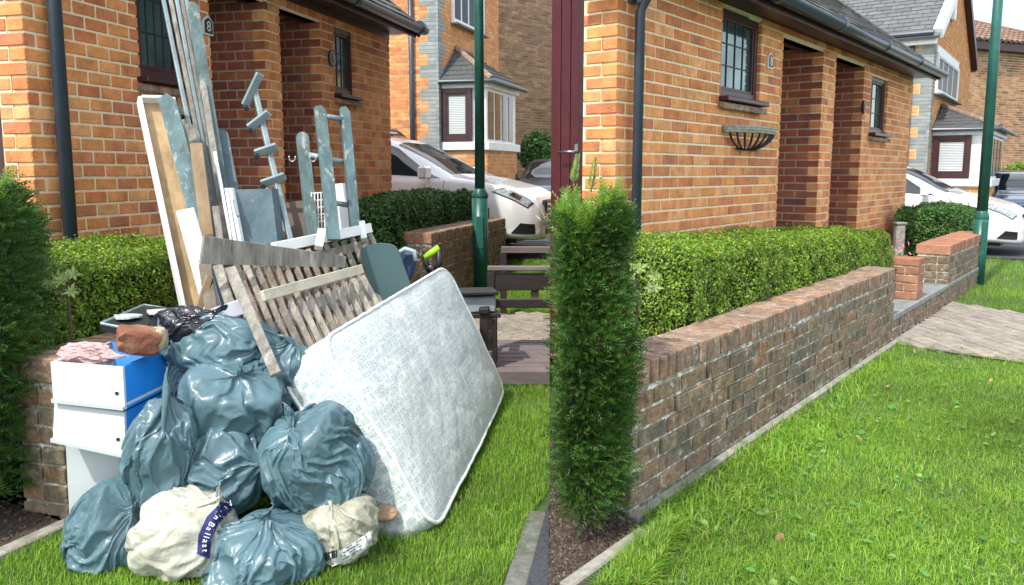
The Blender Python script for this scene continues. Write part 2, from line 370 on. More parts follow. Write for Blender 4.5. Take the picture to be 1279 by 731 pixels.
def backing(fr, s0, s1, z0, z1, holes, o0, o1, inset=.01):
    mb = MB(); cuts = sorted({s0+inset, s1-inset, *[h[0]-inset for h in holes if s0 < h[0] < s1], *[h[1]+inset for h in holes if s0 < h[1] < s1]})
    for a, b in zip(cuts, cuts[1:]):
        m = (a+b)/2; hs = sorted([h for h in holes if h[0]-inset-.001 <= m <= h[1]+inset+.001], key=lambda h: h[2]); z = z0
        for h in hs:
            if h[2] > z: mb.fbox(fr, a, b, z, h[2]+.0, o0, o1)
            z = max(z, h[3])
        if z < z1: mb.fbox(fr, a, b, z, z1, o0, o1)
    return mb
# ------------------------------------------------------------------ windows and doors
def window(root, fr, s0, s1, z0, z1, cols, rows, off=-.03, gm=None, fw=.05, blind=False, fmat=None, sillm=None, sill=True, vertical_only=False, bars='lead'):
    fm = fmat or M['maroonw']; mb = MB()
    for a, b, c, d in ((s0, s0+fw, z0, z1), (s1-fw, s1, z0, z1), (s0+fw, s1-fw, z0, z0+fw*1.2), (s0+fw, s1-fw, z1-fw, z1)):
        mb.fbox(fr, a, b, c, d, off-.06, off, .004)
    f2 = fw*.45
    for a, b, c, d in ((s0+fw, s0+fw+f2, z0+fw*1.2, z1-fw), (s1-fw-f2, s1-fw, z0+fw*1.2, z1-fw), (s0+fw+f2, s1-fw-f2, z0+fw*1.2, z0+fw*1.2+f2), (s0+fw+f2, s1-fw-f2, z1-fw-f2, z1-fw)):
        mb.fbox(fr, a, b, c, d, off-.05, off-.012, .003)
    wn = mb.build('window', fm, root)
    g = MB(); g.fbox(fr, s0+fw, s1-fw, z0+fw, z1-fw, off-.045, off-.035); g.build('pane', gm or M['glass'], wn)
    if blind:
        k = MB(); zz = z0+fw+.03
        while zz < z1-fw-.02:
            k.fbox(fr, s0+fw+.02, s1-fw-.02, zz, zz+.026, off-.034, off-.030); zz += .034
        o = k.build('blind', M['blind'], wn)
    a0, a1, c0, c1 = s0+fw+f2, s1-fw-f2, z0+fw*1.2+f2, z1-fw-f2; bt = .004 if bars == 'lead' else .03
    k = MB()
    for i in range(1, cols): x = a0+(a1-a0)*i/cols; k.fbox(fr, x-bt, x+bt, c0, c1, off-.036, off-.028)
    for i in range(1, rows): x = c0+(c1-c0)*i/rows; k.fbox(fr, a0, a1, x-bt, x+bt, off-.036, off-.0285)
    if k.v: k.build('glazing_bar', M['lead'] if bars == 'lead' else M['white'], wn)
    if sill:
        k = MB(); k.cham(fr.pt((s0+s1)/2, z0-.018, off+.03), fr.d*((s1-s0)/2+.03), fr.n*.075, Vector((0, 0, .018)), .006); k.build('sill', sillm or M['maroonw'], wn)
    return wn
# ------------------------------------------------------------------ scatter of small faces
def frames(nrm, jitter, n):
    nn = nrm + rng.normal(0, jitter, (n, 3)); nn /= np.linalg.norm(nn, axis=1)[:, None]+1e-9
    t = rng.normal(0, 1, (n, 3)); t -= nn*(t*nn).sum(1)[:, None]; t /= np.linalg.norm(t, axis=1)[:, None]+1e-9
    return t, np.cross(nn, t), nn
def scatter(name, tv, tf, pos, fr3, sc, m, parent=None, base=None, sxy=None):
    tv = np.array(tv, float); tf = np.array(tf, int); X, Y, Z = fr3; s = sc[:, None, None]
    V = pos[:, None, :] + s*(tv[None, :, 0:1]*X[:, None, :] + tv[None, :, 1:2]*Y[:, None, :] + tv[None, :, 2:3]*Z[:, None, :])
    k = len(tv); F = tf[None] + (np.arange(len(pos))*k)[:, None, None]
    return npmesh(name, V.reshape(-1, 3), F.reshape(-1, tf.shape[1]), m, parent, base)
LEAF = ([(0, -.5, 0), (.28, 0, .08), (0, .5, 0), (-.28, 0, .08)], [(0, 1, 2, 3)])
LEAFW = ([(0, -.5, 0), (.2, -.1, .05), (0, .5, -.05), (-.2, -.1, .05), ], [(0, 1, 2, 3)])
BROAD = ([(0, 0, 0), (.42, .25, .08), (.32, .7, .03), (0, .95, -.1), (-.32, .7, .03), (-.42, .25, .08)], [(0, 1, 2, 3), (0, 3, 4, 5)])
def lump(p, f=3.0, seed=0):
    x, y, z = p[:, 0]*f+seed, p[:, 1]*f+seed*1.7, p[:, 2]*f
    return (np.sin(x*1.3+np.sin(y*2.1)) + np.sin(y*1.7+np.sin(z*1.9+1)) + np.sin(z*2.3+np.sin(x*1.5+2)) + .6*np.sin(3.1*x+2.7*y+1.9*z))/3.6
def hedge(label, fr, s0, s1, o_front, o_back, z0, z1a, z1b, n, leaf, m, cat='hedge', seed=0, trunkm=None, amp=.042, frontskew=0.):
    root = thing('box_hedge', label, cat, fr.pt((s0+s1)/2, 0, (o_front+o_back)/2))
    Ls, Lw, Lh = s1-s0, abs(o_front-o_back), z1a-z0
    ar = np.array([Ls*Lh, Ls*Lw, Lw*Lh, Lw*Lh]); k = rng.choice(4, n, p=ar/ar.sum())
    u, v = rng.random(n), rng.random(n); S = np.empty(n); O = np.empty(n); Zf = np.empty(n); N = np.zeros((n, 3))
    d, nn = np.array(fr.d), np.array(fr.n); zz = np.array([0, 0, 1.])
    dep = rng.exponential(.026, n)-.018-(rng.random(n) < .04)*rng.random(n)*.045
    a = k == 0; S[a] = s0+u[a]*Ls; Zf[a] = v[a]; O[a] = o_front-dep[a]; N[a] = nn + .5*zz
    a = k == 1; S[a] = s0+u[a]*Ls; O[a] = o_front-(v[a])*Lw; Zf[a] = 1-dep[a]/Lh; N[a] = zz
    a = k == 2; S[a] = s0+dep[a]; O[a] = o_front-u[a]*Lw; Zf[a] = v[a]; N[a] = -d + .5*zz
    a = k == 3; S[a] = s1-dep[a]; O[a] = o_front-u[a]*Lw; Zf[a] = v[a]; N[a] = d + .5*zz
    # rounded shoulder
    top = z1a + (z1b-z1a)*(S-s0)/Ls
    Z = z0 + Zf*(top-z0)
    over = np.clip((Z-(top-.07))/.07, 0, 1.3); side = np.clip((O-(o_front-.07))/.07, 0, 1.3)
    rr = np.sqrt(over**2+side**2); q = (rr > 1) & (over > 0) & (side > 0)
    Z[q] -= (over[q]-over[q]/rr[q])*.07; O[q] -= (side[q]-side[q]/rr[q])*.07
    o = np.array(fr.o); pos = o + d*S[:, None] + nn*O[:, None] + zz*Z[:, None]
    N /= np.linalg.norm(N, axis=1)[:, None]
    pos += N*(lump(pos, 6, seed)*amp + lump(pos, 19, seed+3)*amp*.6)[:, None]
    scatter('leaf', *LEAF, pos, frames(N, .65, n), rng.uniform(.7, 1.35, n)*leaf, m, root)['kind'] = 'stuff'
    k = MB(); zz1 = Vector((0, 0, 1)); a, b = s0+.05, s1-.05
    pts = [fr.pt(a, z0, o_front-.06), fr.pt(b, z0, o_front-.06), fr.pt(b, z0, o_back+.03), fr.pt(a, z0, o_back+.03)]
    tp = [fr.pt(a, z1a-.06, o_front-.06), fr.pt(b, z1b-.06, o_front-.06), fr.pt(b, z1b-.06, o_back+.03), fr.pt(a, z1a-.06, o_back+.03)]
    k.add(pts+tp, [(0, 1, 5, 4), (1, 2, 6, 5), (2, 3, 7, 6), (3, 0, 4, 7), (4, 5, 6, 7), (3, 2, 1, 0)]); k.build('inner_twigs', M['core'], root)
    st = MB()
    x = s0+.2
    while x < s1: st.tube([fr.pt(x, 0, (o_front+o_back)/2), fr.pt(x+.03, z0+.1, (o_front+o_back)/2)], .015, 6); x += .4
    st.build('stem', M['bark'], root)
    return root
def yew(label, c, rx, ry, h, n, clip=None, seed=1, tipfrac=.12):
    """upright conifer hedge: sprays of needles over an uneven dark body"""
    root = thing('yew_bush', label, 'conifer', (c[0], c[1], 0))
    nn = 7
    tv, tf = [], []
    for i in range(nn):                 # template spray, stem along +z bending
        t = i/(nn-1); z = t*1.0; b = .12*math.sin(t*2)
        for sg in (-1, 1):
            L = .24*(1-.55*t); w = .05; k = len(tv)
            tv += [(0, b, z-w), (sg*L*.55, b-.03, z+.06), (sg*L, b-.01, z+.16), (0, b, z+w)]; tf.append((k, k+1, k+2, k+3))
    def make(name, N, ln, m, up, z_lo=0., z_hi=1., outk=1.):
        th = rng.uniform(0, 2*math.pi, N); zt = .05 + z_lo*.95 + (z_hi-z_lo)*(.95)*rng.random(N)**.8
        prof = np.interp(zt, [0, .06, .18, .35, .6, .85, 1.], [.72, .82, 1.0, 1.04, 1.0, .96, .74])
        dirs = np.stack([np.cos(th), np.sin(th), np.zeros(N)], 1)
        dep = np.where(rng.random(N) < .35, rng.random(N)**.5, 1.)
        pos = np.stack([c[0]+rx*prof*dep*np.cos(th), c[1]+ry*prof*dep*np.sin(th), .04+zt*h], 1)
        pos += dirs*(lump(pos, 5, seed)*.06+lump(pos, 13, seed)*.035)[:, None]*outk; pos[:, 2] *= 1+.025*np.sin(th*2+seed)+.03*np.sin(th*5+seed*2)
        if clip is not None:
            k = clip(pos); pos, dirs, zt = pos[k], dirs[k], zt[k]; N = len(pos)
        Z = dirs*(1.0-up) + np.array([0, 0, up]) + rng.normal(0, .28, (N, 3)); Z /= np.linalg.norm(Z, axis=1)[:, None]
        X = np.cross(Z, rng.normal(0, 1, (N, 3))); X /= np.linalg.norm(X, axis=1)[:, None]; Y = np.cross(Z, X)
        o = scatter(name, tv, tf, pos, (X, Y, Z), rng.uniform(.5, 1.6, N)*ln, m, root); o['kind'] = 'stuff'
    make('spray', int(n*1.25), .050, M['yew'], .22); make('shoot_tip', int(n*tipfrac), .045, M['yewtip'], .7, .0, 1.)
    make('shoot_tip', int(n*tipfrac*.9), .055, M['yewtip'], .85, .88, 1.)
    k = MB(); seg, rows = 20, 16
    vs_ = []
    for j in range(rows+1):
        t = j/rows; pr = .88*float(np.interp(t, [0, .06, .18, .35, .6, .85, 1.], [.66, .78, .98, 1.04, 1.0, .94, .66]))
        for i in range(seg):
            a = 2*math.pi*i/seg; x, y = c[0]+rx*pr*math.cos(a)*.9, c[1]+ry*pr*math.sin(a)*.9
            if clip is not None:
                m_ = clip(np.array([[x-.02, y, 0]])); 
                if not m_[0]: x = clipx(y)+.06
            vs_.append((x, y, .09+t*h*.90))
    fs = [(j*seg+i, j*seg+(i+1) % seg, (j+1)*seg+(i+1) % seg, (j+1)*seg+i) for j in range(rows) for i in range(seg)]+[tuple(rows*seg+i for i in range(seg))]
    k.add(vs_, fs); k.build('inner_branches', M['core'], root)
    return root
SEAM = .0485
def clipx(y): return SEAM*y
SACKS = {q[0]: settle(*q) for q in ((1.0, .2, .22, -3), (2.2, .6, .10, -2, .2), (3.1, .2, .2, -2.5), (4.4, .4, .2, -3), (5.3, .3, .28, -3, .06, 6), (6.1, .2, .30, -3, .1), (7.7, .25, .14, -2, .1, 6), (8.4, .2, .24, -3, .06, 6), (9.2, .2, .34, -7, .05), (11.0, .3, .14, -2), (13.5, .35, .16, -2.5), (15.2, .2, .24, -5))}
# ------------------------------------------------------------------ SETTING: ground, soil, paving
def ground():
    xs = np.concatenate([np.linspace(-60, -8, 14), np.arange(-7.5, 14, .25), np.linspace(15, 90, 18)]); ys = np.concatenate([np.arange(-4, 16, .25), np.linspace(17, 200, 22)])
    V = np.array([(x, y, gz(x, y)-.012) for y in ys for x in xs]); nx, ny = len(xs), len(ys)
    F = np.array([(j*nx+i, j*nx+i+1, (j+1)*nx+i+1, (j+1)*nx+i) for j in range(ny-1) for i in range(nx-1)])
    o = npmesh('ground', V, F, M['turf'], base=(0, 0, 0), smooth_=True); o['kind'] = 'structure'
ground()
def sheet(name, poly, m, z=.0, kind='structure', step=None):
    me = MB(); me.add([(p[0], p[1], z+gz(p[0], p[1])) for p in poly], [tuple(range(len(poly)))])
    o = me.build(name, m); o['kind'] = kind; return o
def inpoly(x, y, poly):
    c = np.zeros(np.shape(x), bool); n = len(poly)
    for i in range(n):
        x1, y1 = poly[i][0], poly[i][1]; x2, y2 = poly[(i+1) % n][0], poly[(i+1) % n][1]
        if y1 == y2: continue
        c ^= ((y1 > y) != (y2 > y)) & (x < (x2-x1)*(y-y1)/(y2-y1)+x1)
    return c
def paving(name, poly, ang, zfun=None, pl=.2, pw=.1, herring=False, label=None):
    base = MB(); cx = sum(p[0] for p in poly)/len(poly); cy = sum(p[1] for p in poly)/len(poly)
    root = bpy.data.objects.new(name, None); link(root, None, (cx, cy, 0)); root.location = (cx, cy, 0); root['kind'] = 'structure'
    base.add([(p[0], p[1], .006) for p in poly], [tuple(range(len(poly)))]); base.build('joint_sand', M['joint'], root)
    me = MB(); me.cham((0, 0, 0), Vector((pl/2-.006, 0, 0)), Vector((0, pw/2-.006, 0)), Vector((0, 0, .02)), .006)
    pm = bpy.data.meshes.new('paver'); pm.from_pydata(me.v, [], me.f); fixn(pm); pm.materials.append(M['paver'])
    ca, sa = math.cos(ang), math.sin(ang); items = []
    for j in range(-60, 61):
        for i in range(-40, 41):
            u = i*pl + (pl/2 if j % 2 else 0); v = j*pw
            x, y = cx+u*ca-v*sa, cy+u*sa+v*ca
            if inpoly(np.array([x]), np.array([y]), poly)[0]: items.append((x, y))
    items.sort(key=lambda q: q[1]); rest = MB()
    for i, (x, y) in enumerate(items):
        z = R_.uniform(-.002, .003)-.004
        if i < 300:
            o = bpy.data.objects.new('paver', pm); o.parent = root; C.objects.link(o); o.location = (x-cx, y-cy, z); o.rotation_euler = (R_.uniform(-.01, .01), R_.uniform(-.01, .01), ang)
        else: rest.box6((x, y, z), Vector((ca, sa, 0))*(pl/2-.004), Vector((-sa, ca, 0))*(pw/2-.004), Vector((0, 0, .019)))
    if rest.v: rest.build('pavers', M['paver'], root)['kind'] = 'stuff'
    return root
FR = facade(1434, 812, 5.21)          # right house front
FL = facade(916, 115, 4.63)           # left house front
def fac_thru(vpx, p):                 # plane with the same direction through ground point p
    d = ray(vpx, HZ); d = Vector((d.x, d.y, 0)).normalized(); return Fac(p, d, Vector((d.y, -d.x, 0)))
WR = fac_thru(1434, G(787, 645)); WLf = fac_thru(916, G(86, 648))
SR_END = WR.s_at(1116, 380)
# paving right
polyR = [WR.pt(SR_END+.05, 0, -.0), G(1122, 431), G(1200, 443), G(1300, 457), G(1300, 398), G(1262, 391), G(1205, 381), G(1188, 376)]
polyR[0] = G(1118, 420)
paving('driveway_paving', polyR, FR.rz+.75)
polyL = [G(560, 437), G(687, 441), G(687, 392), G(640, 393), G(600, 392), G(560, 402)]
polyL = [Vector((min(p.x, clipx(p.y)), p.y, 0)) for p in polyL]
paving('driveway_paving', polyL, FL.rz+.9)
sheet('road', [G(1225, 322), G(1500, 334), G(1700, 300), G(1500, 262), G(1120, 262), G(1120, 300)], M['tarmac'], .004)
dl = [Vector((-4, 9.3, 0)), Vector((.45, 9.3, 0)), Vector((.9, 20, 0)), Vector((-4, 20, 0))]
def gridsheet(name, x0, x1, y0, y1, m, z):
    n = 24; V = []; F = []
    for j in range(n+1):
        for i in range(n+1):
            y = y0+(y1-y0)*j/n; xx1 = min(x1, SEAM*y); x = x0+(xx1-x0)*i/n; V.append((x, y, gz(x, y)+z))
    F = [(j*(n+1)+i, j*(n+1)+i+1, (j+1)*(n+1)+i+1, (j+1)*(n+1)+i) for j in range(n) for i in range(n)]
    o = npmesh(name, np.array(V), np.array(F), m, base=(0, 0, 0)); o['kind'] = 'structure'
gridsheet('road', -5, 3, 9.6, 24, M['tarmac'], .002)
# soil beds
soilR = [Vector((clipx(2.2), 2.2, 0)), G(700, 740), G(795, 662), WR.pt(0, 0, -.02), WR.pt(0.1, 0, -.25), Vector((clipx(3.9)+.01, 3.9, 0))]
sheet('soil_bed', soilR, M['soil'], .004)
soilL = [G(-60, 716), G(84, 655), WLf.pt(0.1, 0, -.1), WLf.pt(.3, 0, -1.3), G(-60, 520)]
sheet('soil_bed', soilL, M['soil'], .004)
def clods(poly, n, seed):
    P_ = np.array([(p[0], p[1]) for p in poly]); lo, hi = P_.min(0), P_.max(0)
    xy = lo + rng.random((n, 2))*(hi-lo); k = inpoly(xy[:, 0], xy[:, 1], poly); xy = xy[k]; n = len(xy)
    pos = np.column_stack([xy, np.full(n, .006)])
    tv = [(1, 0, 0), (0, 1, 0), (-1, 0, 0), (0, -1, 0), (0, 0, 1), (0, 0, -1)]; tf = [(0, 1, 4), (1, 2, 4), (2, 3, 4), (3, 0, 4), (1, 0, 5), (2, 1, 5), (3, 2, 5), (0, 3, 5)]
    m = mat('soil_clods', [(.05, .035, .025), (.08, .055, .04), (.03, .022, .018), (.12, .09, .06), (.06, .04, .03), (.15, .13, .10)], 1, 30, .3, 0, rnd=1)
    o = scatter('soil_crumbs', tv, tf, pos, frames(np.tile([0, 0, 1.], (n, 1)), .5, n), rng.uniform(.002, .009, n), m, base=(0, 0, 0)); tag(o, kind='stuff')
    o['label'] = seed; o['category'] = 'soil'
clods(soilR, 9000, 'loose dark soil crumbs in the bed under the right yew'); clods(soilL, 6000, 'loose dark soil crumbs in the bed by the left yew')
def kerb(p0, p1, wd, h, m, label, seg=.6, side=1, name='stone_kerb'):
    d = (p1-p0); Lk = d.length; d.normalize(); nrm = Vector((d.y, -d.x, 0))*side
    root = thing(name, label, 'kerb', p0); n = max(1, round(Lk/seg))
    for i in range(n):
        a, b = p0+d*(Lk*i/n+.003), p0+d*(Lk*(i+1)/n-.003)
        mb = MB(); mb.cham((a+b)/2+nrm*wd/2+Vector((0, 0, h/2-.03)), d*((b-a).length/2), nrm*wd/2, Vector((0, 0, h/2+.03)), .006); mb.build('kerb_stone', m, root)
k0 = G(697, 734); k1 = G(797, 664)
kerb(k0, k1, .05, .02, M['concrete'], 'narrow concrete edging between soil bed and sunlit lawn')
kerb(G(-50, 712), G(90, 649), .06, .02, M['concrete'], 'mossy concrete edging beside dark soil at lower left')
kk0, kk1 = G(640, 745), G(690, 618)
kerb(G(655, 745), G(684, 640), .075, .006, mat('kerb_grey', (.13, .13, .115), .95, 22, .4, 1.2, 70, patch=((.06, .09, .04), 7, .5, .62)), 'grey kerb stones between shaded lawn and tarmac strip', seg=.2, side=-1)
tq = [G(656, 745), G(686, 660), G(686, 745)]
sheet('tarmac_strip', [Vector((min(p.x, clipx(p.y)), p.y, 0)) for p in [G(652, 748), G(668, 690), G(689, 622), G(689, 748)]], M['tarmac'], .003)
# concrete strip along foot of the right garden wall
mb = MB(); mb.fbox(WR, -.02, SR_END+.9, -.05, .015, .0+.002, .045, .004); o = mb.build('footing', M['concrete']); o['kind'] = 'structure'
# ------------------------------------------------------------------ GRASS
def grass(name, label, xy, size, m=None, lean=.55):
    n = len(xy); z = np.array([gz(a, b) for a, b in xy])-.008
    pos = np.column_stack([xy, z])
    h = rng.uniform(.55, 1.25, n)*size; th = rng.uniform(0, 2*np.pi, n); ln = rng.uniform(.15, 1.0, n)*lean
    wv = np.stack([np.cos(th+1.57), np.sin(th+1.57), np.zeros(n)], 1); dv = np.stack([np.cos(th), np.sin(th), np.zeros(n)], 1); up = np.array([0, 0, 1.])
    wd = (size*.032*rng.uniform(.7, 1.3, n))[:, None]; h = h[:, None]; ln = ln[:, None]
    p1 = pos + up*h*.55 + dv*h*ln*.35; p2 = pos + up*h*(1-.45*ln) + dv*h*ln*1.15
    V = np.stack([pos-wv*wd, pos+wv*wd, p1+wv*wd*.8, p1-wv*wd*.8, p2+wv*wd*.12, p2-wv*wd*.12], 1).reshape(-1, 3)
    B = (np.arange(n)*6)[:, None]; F = np.concatenate([B+np.array([0, 1, 2, 3]), B+np.array([3, 2, 4, 5])])
    o = npmesh(name, V, F, m or M['grass'], base=(0, 0, 0)); tag(o, label, 'grass', kind='stuff')
def sample(poly, n, excl=(), dens=None):
    P_ = np.array([(p[0], p[1]) for p in poly]); lo, hi = P_.min(0), P_.max(0)
    xy = lo + rng.random((n, 2))*(hi-lo); k = inpoly(xy[:, 0], xy[:, 1], poly)
    for e in excl: k &= ~inpoly(xy[:, 0], xy[:, 1], e)
    xy = xy[k]
    # thin with distance and let bare patches show
    keep = rng.random(len(xy)) < np.clip((3.4/np.maximum(xy[:, 1], 1))**1.6, .03, 1)
    q = np.column_stack([xy, np.zeros(len(xy))]); keep &= rng.random(len(xy)) < np.clip(.8+.8*lump(q, 3.1, 4), .42, 1)
    return xy[keep]
lawnR = [G(742, 745), G(808, 690), G(812, 672), WR.pt(0.02, 0, .05), WR.pt(SR_END+.1, 0, .05), G(1118, 424), G(1300, 453), G(1420, 470), G(1420, 745)]
a = sample(lawnR, 420000); near = a[:, 1] < 3.9
grass('lawn_grass', 'sunlit bright green lawn grass in front of the bare garden wall', a, .028)
flat = sample(lawnR, 60000)
grass('lawn_thatch', 'pale flattened stems lying through the sunlit lawn', flat, .042, lean=1.8)
verge = [WR.pt(0, 0, .04), WR.pt(SR_END, 0, .04), WR.pt(SR_END, 0, .14), WR.pt(0, 0, .38)]
grass('lawn_edge_grass', 'longer darker grass along the foot of the garden wall', sample(verge, 34000), .07, lean=1.1)
bedge = [G(742, 748), G(812, 676), G(850, 660), G(830, 700), G(800, 748)]
grass('lawn_edge_grass', 'long loose grass spilling beside the concrete edging', sample(bedge, 26000), .075, lean=.9)
far = [G(1190, 378), G(1205, 383), G(1300, 396), G(1420, 400), G(1420, 336), G(1235, 322), G(1215, 345)]
grass('verge_grass', 'small green grass strip beyond the driveway and green lamp post', sample(far, 260000), .05)
lawnL = [G(-60, 722), G(88, 655), G(240, 560), G(400, 470), G(560, 441), G(687, 444), G(687, 612), G(664, 640), G(618, 750), G(-60, 760)]
lawnL = [Vector((min(p.x, clipx(p.y)), p.y, 0)) for p in lawnL]
grass('lawn_grass', 'shaded dark green lawn grass beneath the rubbish pile', sample(lawnL, 240000), .034)
farL = [G(560, 400), G(600, 391), G(686, 391), Vector((clipx(9.6), 9.6, 0)), Vector((-.6, 9.6, 0)), G(590, 370)]
farL = [Vector((min(p.x, clipx(p.y)), p.y, 0)) for p in farL]
grass('verge_grass', 'green grass strip between the garden bench and the white car', sample(farL, 200000), .05)
cl = sample(lawnR, 1300); n = len(cl)
o = scatter('clover_leaves', *BROAD, np.column_stack([cl, np.full(n, .018)]), frames(np.tile([0, 0, 1.], (n, 1)), .35, n), rng.uniform(.015, .04, n), M['clover'], base=(0, 0, 0)); tag(o, 'broad clover and dandelion leaves scattered over the sunlit lawn', 'weeds', kind='stuff')
dl_ = sample(lawnR, 400)[:7]; n = len(dl_)
o = scatter('fallen_leaves', *BROAD, np.column_stack([dl_, np.full(n, .035)]), frames(np.tile([0, 0, 1.], (n, 1)), .5, n), rng.uniform(.02, .04, n), mat('dead_leaf', (.42, .26, .13), .7, 20, .3, 0), base=(0, 0, 0)); tag(o, 'few dry brown leaves lying on the sunlit lawn', 'leaves', kind='stuff')
# ------------------------------------------------------------------ GARDEN WALLS
def garden_wall(label, fr, s0, s1, z0, ztop, thick, m, capm, L=.225, cap=.062, limit=300, end=True, group=None, caplim=130, capdepth=None):
    root = thing('garden_wall', label, 'garden wall', fr.pt((s0+s1)/2, z0, -thick/2), group)
    zc = ztop-.105; nr = int(round((zc-z0)/.075)); z0b = zc-nr*.075
    backing(fr, s0, s1, z0b-.2, zc-.002, [], -thick+.012, -.010).build('mortar', M['oldmortar'], root)
    lay(root, fr, lay_rects(s0, s1, z0b, zc, [], L, bond='mixed'), m, limit, .10, 0, jit=.005)
    if end:
        e = Fac(fr.pt(s0, 0, -.112), -fr.n, -fr.d)
        lay(root, e, lay_rects(0, thick-.112, z0b, zc, [], .225), m, 60, .08, 0, jit=.004)
    # coping of bricks on edge
    x = s0+.001; ms = MB(); ms.fbox(fr, s0+.012, s1-.012, zc-.001, ztop-.010, -thick+.012, -.012); ms.build('mortar', M['oldmortar'], root)
    k = 0; g = .010; pitch = cap+g; rest = MB(); cb = MB(); cb.cham((0, 0, 0), Vector((cap/2, 0, 0)), Vector((0, (thick+.004)/2, 0)), Vector((0, 0, .0475)), .005)
    me = bpy.data.meshes.new('coping_brick'); me.from_pydata(cb.v, [], cb.f); fixn(me); me.materials.append(capm)
    while x+cap <= s1+.01:
        c = fr.pt(x+cap/2, zc+.010+.0475+R_.uniform(-.002, .003), -thick/2+R_.uniform(-.003, .003))
        o = bpy.data.objects.new('coping_brick', me); o.parent = root; C.objects.link(o); o.location = c-WL[root.name]; o.rotation_euler = (R_.uniform(-.01, .01), R_.uniform(-.02, .02), fr.rz+R_.uniform(-.008, .008))
        x += pitch
    return root
ZT = WR.hit(791, 459)[1]
garden_wall('long bare weathered brick garden wall with lichen beside sunlit lawn', WR, 0, SR_END, 0, ZT, .215, M['oldbrick'], M['capbrick'], L=.24)
# plinth step and stone slab
s1_ = WR.s_at(1185, 370)
root = thing('garden_wall', 'low brick plinth with stone slab at the garden entrance', 'low wall', WR.pt(SR_END+.4, 0, -.2))
S2 = WR.s_at(1222, 330); HP = WR.hit(1122, 392)[1]
hp = max(.15, HP)
backing(WR, SR_END+.02, S2, -.1, hp-.03, [], -.3, -.010).build('mortar', M['oldmortar'], root)
lay(root, WR, lay_rects(SR_END+.01, S2, hp-.03-.075*3, hp-.03, [], .24), M['oldbrick'], 120, .1, 0, jit=.004)
mb = MB(); mb.fbox(WR, SR_END+.012, S2, hp-.026, hp+.012, -1.0, .008, .004); mb.build('stone_slab', M['stone'], root)
# brick pier on slab
def pier(label, fr, s0, s1, oo, th, z0, z1, m):
    root = thing('brick_pier', label, 'brick pillar', fr.pt((s0+s1)/2, z0, oo-th/2))
    nr = max(2, round((z1-z0)/.075)); cs_ = (z1-z0)/nr; zz = z0+.002
    mb = MB(); mb.fbox(fr, s0+.01, s1-.01, z0-.002 if z0 > 0 else z0, z1-.012, oo-th+.01, oo-.01); mb.build('mortar', M['oldmortar'], root)
    for r in range(nr):
        za = zz+r*cs_; zb = za+cs_-.012; la = s1-s0
        if r % 2 or la < .2:
            parts = [(s0, s1, oo-.1, oo), (s0, s0+.10, oo-th, oo-.11), (s1-.1, s1, oo-th, oo-.11)] if th > .15 else [(s0, s1, oo-th, oo)]
        else:
            parts = [(s0, s0+.1, oo-th, oo), (s0+.11, s1, oo-.1, oo), (s0+.11, s1, oo-th, oo-.11)] if th > .15 else [(s0, s1, oo-th, oo)]
        if r == nr-1: parts = [(s0, (s0+s1)/2-.005, oo-th, oo), ((s0+s1)/2+.005, s1, oo-th, oo)]
        for a, b, c, d in parts:
            q = MB(); q.fbox(fr, a, b, za, zb, c, d, .004); q.build('brick', m, root)
px_ = WR.s_at(1153, 360, -.02)
pier('short red brick pier standing alone on the stone slab', WR, px_-.24, px_, -.02, .33, hp+.012, P(1140, 320, WR.pt(px_, 0, 0).y)[2], M['newbrick'])
# far wall right
W2 = WR
sa, sb = WR.s_at(1187, 310, 0), WR.s_at(1232, 300, 0)
zt2 = WR.hit(1192, 305)[1]
garden_wall('far garden wall with red end behind the slender pier, right of entrance', WR, sa, sb, hp+.014 if False else 0.0, zt2, .30, M['oldbrick'], M['newbrick'], L=.24, limit=160)
# left walls
ZL = WLf.hit(86, 446)[1]
garden_wall('garden wall mostly hidden behind the rubbish pile', WLf, 0, 3.6, 0, ZL, .215, M['oldbrick'], M['capbrick'], L=.18, limit=60)
W3 = fac_thru(916, P(515+24, 298, 7.0)); W3.o.z = 0
s3b = W3.s_at(632, 290)
zt3 = W3.hit(541, 291)[1]
garden_wall('pale brick garden wall behind the mattress beside green lamp post', W3, 0, s3b, 0.02, zt3, .30, M['oldbrick'], M['capbrick'], L=.19, limit=200)
# ------------------------------------------------------------------ HOUSES (front range)
def tomesh(o):
    me = bpy.data.meshes.new_from_object(o); n = o.name; pa = o.parent; bpy.data.objects.remove(o)
    q = bpy.data.objects.new(n, me); link(q, pa); return q
def text(s, fr, sc, zc, off, size, m, parent, name='lettering', rot=0, ext=.001):
    cu = bpy.data.curves.new(name, 'FONT'); cu.body = s; cu.size = size; cu.align_x = 'CENTER'; cu.align_y = 'CENTER'; cu.extrude = ext; cu.materials.append(m)
    o = bpy.data.objects.new(name, cu); link(o, parent)
    o = tomesh(o); Z = fr.n; X = fr.d; Y = Vector((0, 0, 1)); mtx = Matrix((X, Y, Z)).transposed()
    if rot: mtx = mtx @ Matrix.Rotation(rot, 3, 'Z')
    o.rotation_euler = mtx.to_euler(); o.location = fr.pt(sc, zc, off) - WL[parent.name]
    return o
def plaque(root, fr, s, z, w_, h_, txt):
    mb = MB(); poly = [fr.pt(s+a*w_/2, z+b*h_/2, .002) for a, b in ((-1, -1), (1, -1), (1, .45), (.55, .75), (0, 1), (-.55, .75), (-1, .45))]
    mb.prism(poly, fr.n*.012); o = mb.build('number_plaque', M['white'], root)
    mb = MB(); poly = [fr.pt(s+a*w_/2*.82, z+b*h_/2*.84, .0145) for a, b in ((-1, -1), (1, -1), (1, .45), (.55, .72), (0, .95), (-.55, .72), (-1, .45))]
    mb.prism(poly, fr.n*.003); mb.build('plaque_face', M['blackp'], o)
    text(txt, fr, s, z-.01, .019, h_*.75, M['white'], o)
